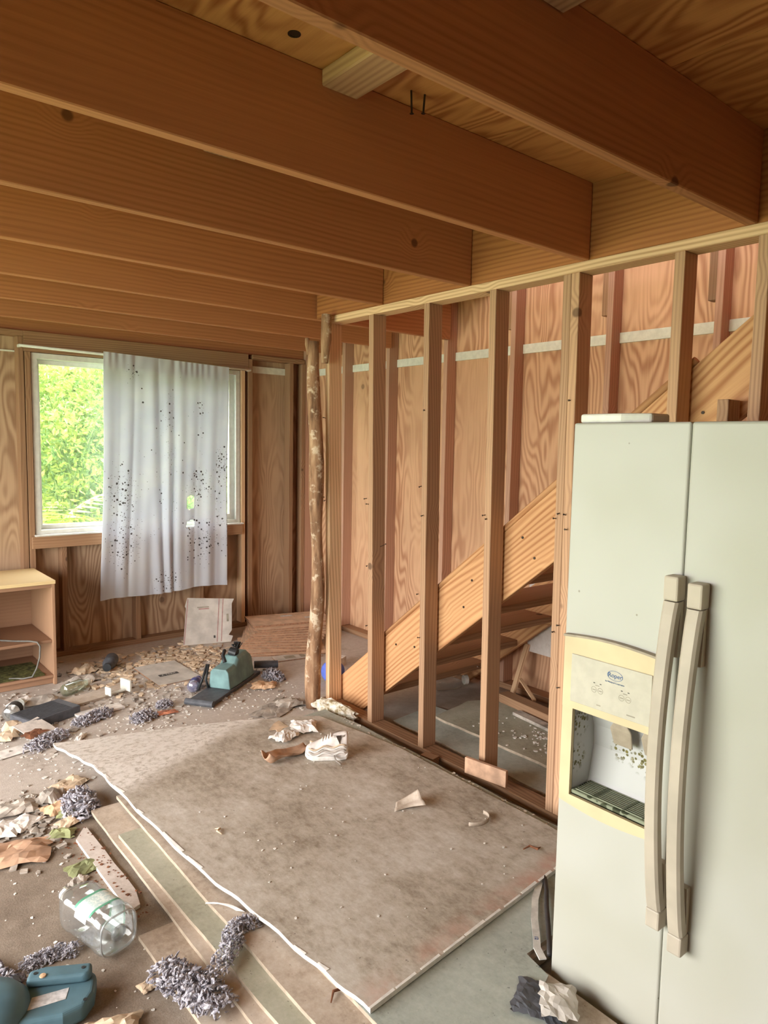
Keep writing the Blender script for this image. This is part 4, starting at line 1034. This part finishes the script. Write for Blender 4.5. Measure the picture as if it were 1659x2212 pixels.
# peeled paper flap on the top sheet
b = MB(); b.grid(lambda u, v: (.13*(u-.5)*(1-.3*v), .075*(v-.5)+.02*math.sin(3*u), .001+.05*u**2*(.4+.6*v)+.004*math.sin(9*v)), 10, 8)
tag(b.build('peeled_paper', M['dw_tan'], loc=(1.895, 2.10, TOP), rot=(0, 0, -.55), solid=.001, smooth=True), 'peeled paper flap standing up on the drywall sheet', 'paper')
b = MB(); b.grid(lambda u, v: (.07*math.cos(2.6*u-2.0), .055*math.sin(2.6*u-2.0), .001+.016*v), 16, 2)
tag(b.build('paper_curl', M['dw_brown'], loc=(2.03, 1.87, TOP), rot=(0, 0, -.5), solid=.001, smooth=True), 'small curled paper ring on the drywall sheet near the fridge', 'paper')
for i, (x, y, L, lb) in enumerate(((2.02, 1.60, .07, 'thin bent twig on the drywall sheet near the fridge edge'), (1.06, 1.47, .08, 'dry curled leaf at the bottom beside the white sheet edge'), (1.19, 2.37, .05, 'tiny round paper dot on the left side of the top sheet'))):
    b = MB(); b.tube([(0, 0, .004), (L*.4, .012, .010), (L*.75, -.004, .006), (L, .012, .004)], [.002, .004, .005, .001], 6)
    tag(b.build('twig', M['rust'] if i != 2 else M['tanpaper'], loc=(x, y, TOP if i != 1 else 4*T+.001), rot=(0, 0, -.6+i)), lb, 'twig')

# ---------------------------------------------------------------- grey stuffing clumps
ICO = None
def wool(label, path, rad, seed, n=110, name='stuffing_clump', z=0.0):
    rr = random.Random(seed); b = MB(); n = int(n*5)
    bm = bmesh.new(); bmesh.ops.create_icosphere(bm, subdivisions=1, radius=1); V = [v.co.copy() for v in bm.verts]; F = [[q.index for q in f.verts] for f in bm.faces]; bm.free()
    P = [Vector((x, y, 0)) for x, y in path]
    for k in range(n):
        t = rr.random()*(len(P)-1) if len(P) > 1 else 0
        i = min(int(t), max(0, len(P)-2)); c = P[i].lerp(P[i+1], t-i) if len(P) > 1 else P[0].copy()
        a_ = rr.uniform(0, 6.283); q = math.sqrt(rr.random())*rad
        c += Vector((math.cos(a_)*q, math.sin(a_)*q, 0))
        hmax = rad*1.0*math.sqrt(max(.05, 1-(q/rad)**2))
        s_ = rr.uniform(.05, .15)*rad
        zz = s_*.7+rr.random()*max(0, hmax-s_)
        rot = Matrix.Rotation(rr.uniform(0, 6.3), 3, Vector((rr.uniform(-1, 1), rr.uniform(-1, 1), rr.uniform(-1, 1))).normalized())
        sc = Vector((rr.uniform(.8, 2.4), rr.uniform(.4, .9), rr.uniform(.3, .7)))*s_
        vs_ = []
        for v in V:
            w_ = Vector((v.x*sc.x, v.y*sc.y, v.z*sc.z))*rr.uniform(.75, 1.3); p = rot @ w_+c+Vector((0, 0, zz)); p.z = max(p.z, .0005); vs_.append(p)
        b.add(vs_, F)
    c0 = P[0]; b.v = [(x-c0.x, y-c0.y, zz) for x, y, zz in b.v]
    return tag(b.build(name, M['wool'], loc=(c0.x, c0.y, z)), label, 'stuffing', 'grey stuffing clumps')
wool('grey stuffing clump at the left edge above the teal handle', [(.34, 2.28), (.41, 2.12)], .05, 1, 120)
wool('long grey stuffing wisp reaching from the left toward the jug', [(.46, 2.19), (.53, 2.20), (.60, 2.18)], .035, 2, 110)
wool('grey stuffing heap at the left litter pile beside the drywall corner', [(.885, 3.12), (.865, 3.0)], .075, 3, 170)
wool('trailing grey stuffing on the drywall steps at bottom centre, lower part', [(.77, 1.88), (.80, 1.78), (.83, 1.68)], .058, 4, 190, z=2*T)
wool('trailing grey stuffing on the drywall steps at bottom centre, upper part', [(.86, 1.76), (.95, 1.83), (1.00, 1.90), (1.05, 1.89)], .036, 5, 190, z=4*T)
wool('grey stuffing clump lying before the far left sheet corner', [(.87, 3.79), (.95, 3.84), (1.03, 3.89)], .055, 6, 130)
wool('grey stuffing clump on the white panel right of the ribbed cover', [(1.15, 3.98), (1.22, 4.02), (1.32, 4.06)], .055, 7, 150)
wool('grey stuffing clump in front of the red wrapper', [(1.43, 3.85), (1.50, 3.88)], .055, 8, 120)
wool('small grey stuffing tuft between red wrapper and black base plate', [(1.63, 3.98)], .05, 9, 70)
wool('pale grey stuffing clump beside the tan paper right of the teal tool', [(2.42, 4.10), (2.41, 4.0)], .062, 10, 120)
# stringy end
b = MB(); b.grid(lambda u, v: (1.0+.06*u-.02*v, 2.05-.10*u+.02*v, 4*T+.004+.012*math.sin(3*u)), 8, 3)
tag(b.build('white_fluff', M['whitepaper'], solid=.004), 'white fluffy strand above the stuffing on the drywall step', 'fluff')

# ---------------------------------------------------------------- sneaker and torn insole
sn = thing('sneaker', 'worn white sneaker with wavy stripes lying on the drywall sheet', 'shoe', (1.91, 2.68, TOP), math.radians(142)); sn.scale = (1.0, 1.08, 1.32)
secs = []
prof4 = [(-.085, .026, .095, .012), (-.078, .032, .098, .003), (-.05, .036, .095, 0), (-.015, .038, .088, 0), (.02, .040, .076, 0), (.05, .043, .062, 0), (.08, .043, .052, 0), (.105, .036, .045, .004), (.118, .020, .036, .010)]
for x, w, h, z0 in prof4:
    rg = []
    for i in range(18):
        t = 2*math.pi*i/18; cc, ss = math.cos(t), math.sin(t)
        yv = w*math.copysign(abs(cc)**.75, cc)*(1 if ss < 0 else 1-.28*ss); zv = z0+(h-z0)*(.5+.5*math.copysign(abs(ss)**.75, ss))
        rg.append((x, yv, zv))
    secs.append(rg)
M['shoe'] = plain('shoe_leather', (222, 212, 206), .6, var=.1, scale=25)
b = MB(); b.loft(secs); b.build('upper', M['shoe'], sn, smooth=True, subd=1)
b = MB(); b.loft([[(x+.5*(0), y*1.06, z) for x, y, z in [(pp[0], q*pp[1], pp[3]+dz) for q, dz in ((-1, -.0), (1, -.0), (1.03, .016), (-1.03, .016))]] for pp in prof4])
b.build('sole', M['whitepaper'], sn, bevel=.003)
for s_ in (-1, 1):
    for j, (zo, mt_) in enumerate(((.026, 'whitepaper'), (.036, 'greyrag'), (.046, 'whitepaper'), (.054, 'tanpaper'))):
        b = MB(); pts = []
        for k in range(16):
            x = -.075+.175*k/15; kk = np.interp(x, [p[0] for p in prof4], [p[1] for p in prof4])
            pts.append((x, s_*(kk*1.0+.0005), zo*(1-.25*max(0, x)/.1)+.005*math.sin(k*.9)))
        b.tube(pts, .0028, 6); b.build('wavy_stripe', M[mt_], sn, smooth=True)
b = MB(); b.lathe([(.036, 0), (.034, .006), (.028, .004), (.026, -.004)], 20)
for i, v in enumerate(b.v): b.v[i] = (v[0]*1.05-.044, v[1]*.80, v[2]+.082-.12*(v[0]*.6))
b.build('collar', M['greyrag'], sn, smooth=True)
b = MB(); b.lathe([(.028, 0), (.001, .0005)], 18)
for i, v in enumerate(b.v): b.v[i] = (v[0]*1.05-.044, v[1]*.80, v[2]+.0862-.12*(v[0]*.6))
b.build('opening', M['nail'], sn)  # solid dark disc painted as the shade inside the shoe
b = MB(); b.box(.0, .05, -.014, .014, 0, .006); b.build('tongue', M['shoe'], sn, (-.014, 0, .074), (0, math.radians(14), 0), bevel=.003)
b = MB(); b.add([(-.028, .026, .086), (-.052, .026, .090), (-.046, .035, .060)], [(0, 1, 2)]); b.build('notch_shade', M['nail'], sn, solid=.003)  # dark triangle added as the painted shade of a slit by the collar
for k in range(4):
    b = MB(); b.tube([(-.002+.013*k, -.02, .082-.006*k), (-.002+.013*k, 0, .0885-.0055*k), (-.002+.013*k, .02, .082-.006*k)], .0025, 6); b.build('lace', M['whitepaper'], sn, smooth=True)
b = MB(); b.tube([(-.02, .045, .02), (-.03, .07, .012), (-.055, .085, .004)], .004, 6); b.build('loose_strap', M['greyrag'], sn, smooth=True)
b = MB()
def insole(u, v):
    w = .030+.012*math.sin(3.1*u)+.004*math.sin(20*u)
    x = -.13+.26*u; y = (v-.5)*2*w
    z = .004+.030*(abs(v-.5)*2)**2*(1.2-u)+.012*math.sin(5*u)**2+.003*math.sin(14*u+6*v)+(.03*max(0, .12-u)/.12)
    return (x, y, z)
b.grid(insole, 26, 8)
tag(b.build('torn_insole', M['brownpaper'], loc=(1.745, 2.80, TOP-.002), rot=(0, 0, math.radians(8)), solid=.003, smooth=True), 'torn brown leather insole lying left of the sneaker', 'insole')

# ---------------------------------------------------------------- plaster lump at the stud foot
b = MB(); bm = bmesh.new(); bmesh.ops.create_icosphere(bm, subdivisions=3, radius=1)
vs_ = []
for v in bm.verts:
    c = v.co; k = 1+.35*mnoise.noise(c*2.3)+.18*mnoise.noise(c*6)
    vs_.append((c.x*.045*k, c.y*.17*k, max(-.05, c.z*.05*k)))
b.add(vs_, [[q.index for q in f.verts] for f in bm.faces]); bm.free()
def mk_plaster():
    m = NT('old_plaster'); v = m.coords(); n = m.noise(v, 22, 4, .7)
    m.col(m.ramp(n, [(.38, lin((140, 122, 86))), (.5, lin((200, 190, 168))), (.6, lin((228, 224, 216)))])); m.rough(.95); m.bump(n, .5, .01); return m.mat
tag(b.build('plaster_lump', mk_plaster(), loc=(2.335, 3.235, .05), rot=(0, 0, math.radians(8))), 'ragged lump of white and tan plaster below the first stud', 'plaster')

# ---------------------------------------------------------------- teal handle tool in the bottom left corner
tt = thing('teal_tool_handle', 'blue teal plastic tool with D-shaped handle in the bottom left corner', 'power tool', (.43, 1.99, 0), math.radians(-28))
b = MB(); pl = [(-.03,-.085),(.10,-.075),(.150,-.045),(.165,.0),(.160,.065),(.145,.085),(.02,.090),(-.03,.07)]
b.prism(pl, .004, .055); b.build('shell', M['bluegreen'], tt, bevel=.014, seg=4)
b = MB(); b.prism([(-.02,.035),(.135,.032),(.150,.045),(.145,.082),(.02,.087),(-.02,.075)], .0545, .082); b.build('grip', M['bluegreen'], tt, bevel=.011, seg=4)
b = MB(); b.lathe([(.105, .004), (.108, .03), (.104, .065), (.085, .088), (.05, .098), (.01, .10)], 32)
b.build('motor_housing', M['bluegreen'], tt, (-.10, -.03, 0), smooth=True)
b = MB(); b.add([(.005,-.045,.0558),(.095,-.02,.0558),(.095,.022,.0558),(.005,.0,.0558)], [(0,1,2,3)]); b.build('sticker', M['sticker'], tt, solid=.0006)
for x, y, z in ((.0, .058, .0825), (.125, .06, .0825), (.147, -.03, .0555), (-.05, -.01, .092)):
    b = MB(); b.lathe([(.0055, 0), (.0055, .001)], 12); b.build('screw_hole', M['black'], tt, (x, y, z))
b = MB(); b.lathe([(.009, 0), (.008, .003), (.001, .004)], 14); b.build('orange_button', M['orange'], tt, (.022, .045, .0822))
b = MB(); b.tube([(-.06, .08, .03), (-.075, .10, .035)], .02, 12); b.build('nozzle', M['darkgrey'], tt)

# ---------------------------------------------------------------- cables and shredded plastic beside the fridge
def ribbon(pts, w, t):
    b = MB(); n = len(pts); rings = []
    for i, p in enumerate(pts):
        p = Vector(p); d = (Vector(pts[min(i+1, n-1)])-Vector(pts[max(i-1, 0)])); d.z = 0; d.normalize(); s_ = Vector((-d.y, d.x, 0))*w/2
        rings.append([p-s_, p+s_, p+s_+Vector((0, 0, t)), p-s_+Vector((0, 0, t))])
    return b.loft(rings)
zg = 5*T+.001
cw = ribbon([(1.93,1.452,zg),(1.84,1.40,zg+.004),(1.755,1.335,zg+.006),(1.690,1.275,zg+.006),(1.655,1.245,zg+.006),(1.632,1.205,zg+.004)], .022, .004).build('flat_cable', M['cablewhite'], smooth=False)
tag(cw, 'flat white printed cable curling beside the fridge', 'cable')
text_mesh('12', .016, M['blueink'], 'print', cw, Matrix.Translation((1.685, 1.272, zg+.0105)) @ Matrix.Rotation(math.radians(225), 4, 'Z'))
b = MB(); b.tube([(1.96,1.455,zg+.008),(1.90,1.40,zg+.010),(1.83,1.345,zg+.012),(1.76,1.285,zg+.012),(1.70,1.235,zg+.012),(1.655,1.200,zg+.012)], .0075, 8)
tag(b.build('black_cable', M['cableblack'], smooth=True), 'black round cable beside the flat white cable near the fridge', 'cable')
crumple('torn_liner', 'torn dark grey plastic liner crumpled beside the fridge foot', 'plastic', .16, .15, .022, M['darkgrey'], (1.50, 1.115, zg), .5, 57, 12)
crumple('clear_wrap', 'torn pale plastic wrap over the shredded liner by the fridge', 'plastic', .14, .11, .03, M['cardgrey'], (1.525, 1.07, zg+.012), .7, 55, 8)

# ---------------------------------------------------------------- crumbs and litter nobody could count
def chips(name, mat, label, cat, n, zone, smin, smax, seed, zf, thick=.35):
    rr = random.Random(seed); b = MB()
    for k in range(n):
        x, y = zone(rr)
        z = zf(x, y)
        if z is None: continue
        s_ = rr.uniform(smin, smax)*rr.uniform(.6, 1.2); a0 = rr.uniform(0, 6.28); m_ = rr.choice((4, 5, 5, 6))
        top = [(x+s_*math.cos(a0+6.283*i/m_)*rr.uniform(.55, 1.2), y+s_*math.sin(a0+6.283*i/m_)*rr.uniform(.55, 1.2), z+s_*thick*rr.uniform(.3, 1.0)+.0008) for i in range(m_)]
        bot = [(q[0]*.9+x*.1, q[1]*.9+y*.1, z) for q in top]
        o_ = len(b.v); b.v += top+bot
        b.face([o_+i for i in range(m_)])
        for i in range(m_): j = (i+1) % m_; b.face((o_+i, o_+m_+i, o_+m_+j, o_+j))
    o = b.build(name, mat); stuff(o); return tag(o, label, cat)
def inpile(x, y): return .77 < x < 2.29 and y < 3.24
def zfloor(x, y): return None if (inpile(x, y) or (y > 4.74 and x < 1.27) or (1.73 < x < 2.04 and 4.33 < y < 4.77) or (x > 2.5 and y > 4.35)) else 0.0
def ztop(x, y): return sheet_pt(0, 0, 0)[2]+.0150
chips('plaster_crumbs', M['gypsum'], 'white plaster crumbs sprinkled over the open floor', 'crumbs', 1100,
      lambda r: (r.uniform(.5, 2.45), r.triangular(3.1, 5.0, 3.9)), .003, .012, 1, zfloor)
chips('plaster_crumbs', M['gypsum'], 'sparse white crumbs on the dark carpet at the lower left', 'crumbs', 90, lambda r: (r.uniform(.3, .85), r.uniform(1.75, 3.0)), .0025, .007, 2, zfloor)
chips('plaster_crumbs', M['gypsum'], 'scattered white crumbs on the big top drywall sheet', 'crumbs', 70, lambda r: (r.uniform(1.15, 2.2), r.uniform(1.5, 3.0)), .002, .007, 3, ztop)
chips('plaster_crumbs', M['gypsum'], 'white crumbs along the green drywall edge by the studs', 'crumbs', 60, lambda r: (r.uniform(2.25, 2.28), r.uniform(1.5, 3.1)), .003, .009, 4, lambda x, y: 5*T+.0002)
chips('plaster_crumbs', M['gypsum'], 'white crumbs on the stairwell floor behind the studs', 'crumbs', 240, lambda r: (r.triangular(2.78, 3.38, 2.95), r.triangular(1.6, 2.85, 2.0)), .0025, .012, 5, lambda x, y: 2*T+.0002)
chips('paper_scraps', M['tanpaper'], 'bed of torn tan paper scraps before the back wall', 'scraps', 640, lambda r: (r.triangular(1.35, 2.6, 2.0), r.triangular(4.2, 5.25, 4.75)), .010, .034, 6, zfloor, .5)
chips('paper_scraps', M['greyrag'], 'grey brown torn scraps mixed over the far floor', 'scraps', 420, lambda r: (r.uniform(.7, 2.5), r.triangular(3.6, 5.2, 4.3)), .008, .028, 7, zfloor, .5)
chips('paper_scraps', M['greyrag'], 'fine grey scraps around the left litter heap', 'scraps', 200, lambda r: (r.gauss(.72, .10), r.gauss(3.05, .14)), .006, .024, 8, zfloor, .6)
chips('leaf_crumbs', M['rust'], 'dark brown crumbs strewn on the stepped drywall edges', 'crumbs', 60, lambda r: (r.uniform(.80, .86), r.uniform(2.2, 2.9)), .002, .007, 9, lambda x, y: .0128)
chips('leaf_crumbs', M['rust'], 'reddish brown crumbs on the carpet along the drywall strip', 'crumbs', 110, lambda r: (r.gauss(.765, .02), r.uniform(2.3, 3.0)), .002, .007, 10, lambda x, y: 0.0)

# ---------------------------------------------------------------- plants outside the window
def shrub(label, c, rx, ry, rz, n, mat, seed, size, name='shrub', group='shrubs outside the window'):
    rr = random.Random(seed); e = thing(name, label, 'shrub', (c[0], c[1], -.32), 0, group)
    b = MB()
    for k in range(n):
        th, ph = rr.uniform(0, 6.283), math.acos(rr.uniform(-.9, 1)); q = rr.uniform(.72, 1.02)
        lump = 1+.22*mnoise.noise(Vector((math.cos(th)*2.2, math.sin(th)*2.2, ph*2.5+seed)))
        p = Vector((c[0]+rx*q*lump*math.sin(ph)*math.cos(th), c[1]+ry*q*lump*math.sin(ph)*math.sin(th), c[2]+rz*q*lump*math.cos(ph)))
        if p.z < -.28: continue
        s_ = size*rr.uniform(.6, 1.4)
        nrm = Vector((rr.gauss(0, .7), rr.gauss(-.5, .6), rr.gauss(.6, .5))).normalized()
        u_ = nrm.orthogonal().normalized(); u_.rotate(Matrix.Rotation(rr.uniform(0, 6.28), 3, nrm)); w_ = nrm.cross(u_)
        b.add([p-u_*s_, p+w_*s_*.42-nrm*.1*s_, p+u_*s_, p-w_*s_*.42-nrm*.1*s_], [(0, 1, 2), (0, 2, 3)])
    adopt(b.build('foliage', mat), e)
    b = MB()
    for k in range(5): b.tube([(c[0]+rr.uniform(-.1, .1), c[1]+rr.uniform(-.1, .1), -.32), (c[0]+rr.uniform(-.3, .3)*rx, c[1], c[2]), (c[0]+rr.uniform(-.6, .6)*rx, c[1]+rr.uniform(-.3, .3), c[2]+rz*.7)], [.02, .010, .004], 6)
    adopt(b.build('stems', M['leaf_b']), e)
shrub('yellow green leafy shrub filling the left window pane', (2.25, 8.1, 1.1), 1.0, .8, 1.5, 9000, M['leaf_a'], 1, .042)
shrub('taller mid green shrub behind the right of the left pane', (3.3, 8.9, 1.3), 1.1, .9, 1.8, 8000, M['leaf_b'], 2, .048)
shrub('dense shrub seen past the right edge of the curtain', (4.4, 8.3, 1.0), 1.0, .8, 1.6, 6500, M['leaf_a'], 3, .045)
shrub('green shrub at the far left beyond the window frame', (1.1, 8.4, 1.0), 1.0, .8, 1.6, 2600, M['leaf_b'], 4, .06)
shrub('high background shrub above the others outside', (2.9, 10.2, 2.4), 2.4, 1.0, 1.9, 5200, M['leaf_b'], 5, .08)
def fern(label, base, n, L, mat, seed, group='ferns below the window'):
    rr = random.Random(seed); e = thing('fern', label, 'fern', base, 0, group)
    for k in range(n):
        a_ = rr.uniform(0, 6.28); lift = rr.uniform(.5, 1.0); LL = L*rr.uniform(.75, 1.15)
        b = MB(); pts = []
        for i in range(15):
            t = i/14; r_ = LL*(t*.75); z = LL*(lift*1.25*t-.85*lift*t*t)
            pts.append(Vector((r_*math.cos(a_), r_*math.sin(a_), z+.02)))
        b.tube(pts, .004, 5)
        sd = Vector((-math.sin(a_), math.cos(a_), 0))
        for i in range(2, 15):
            w = LL*.20*math.sin(math.pi*(i/15)**.7)+.01; d = (pts[i]-pts[i-1]).normalized()
            for s_ in (-1, 1):
                p = pts[i]; q = p+sd*s_*w+d*w*.25-Vector((0, 0, w*.15)); hw_ = LL*.017
                b.add([p-d*hw_, p+d*hw_, q], [(0, 1, 2)])
        o = b.build('frond', mat); o.parent = e
    return e
fern('bright green fern at the bottom left of the window view', (1.62, 6.75, .34), 15, 1.0, M['leaf_c'], 1)
fern('bright green fern low in the middle of the left pane', (2.05, 7.0, .40), 15, 1.0, M['leaf_c'], 2)
fern('bright fern low beside the curtain edge outside', (2.6, 7.0, .40), 13, 1.0, M['leaf_c'], 3)
fern('bright fern low behind the right part of the window', (3.4, 6.9, .38), 13, 1.0, M['leaf_c'], 4)
fern('pale dry fern fronds at the left side of the window view', (1.78, 7.35, .50), 9, 1.2, M['leaf_dry'], 5, None)
bl = thing('broad_leaf_plant', 'broad leaved plant with pale green leaves near the curtain outside', 'plant', (2.45, 7.0, .40))
for k, (dx_, dz_, a_) in enumerate(((.0, 1.15, .3), (.12, .95, -.5), (-.1, .8, 1.2))):
    b = MB(); b.grid(lambda u, v: ((v-.5)*.20*math.sin(math.pi*min(1, .12+u))*1.2, .25*u, .10*u*(1-u)*2-.04*abs(v-.5)), 8, 4)
    b.build('leaf', M['leaf_b'], bl, (dx_, 0, dz_), (math.radians(60), 0, a_), smooth=True)
    b = MB(); b.tube([(0, 0, 0), (dx_*.5, 0, dz_*.6), (dx_, 0, dz_)], .008, 6); b.build('stalk', M['leaf_b'], bl)
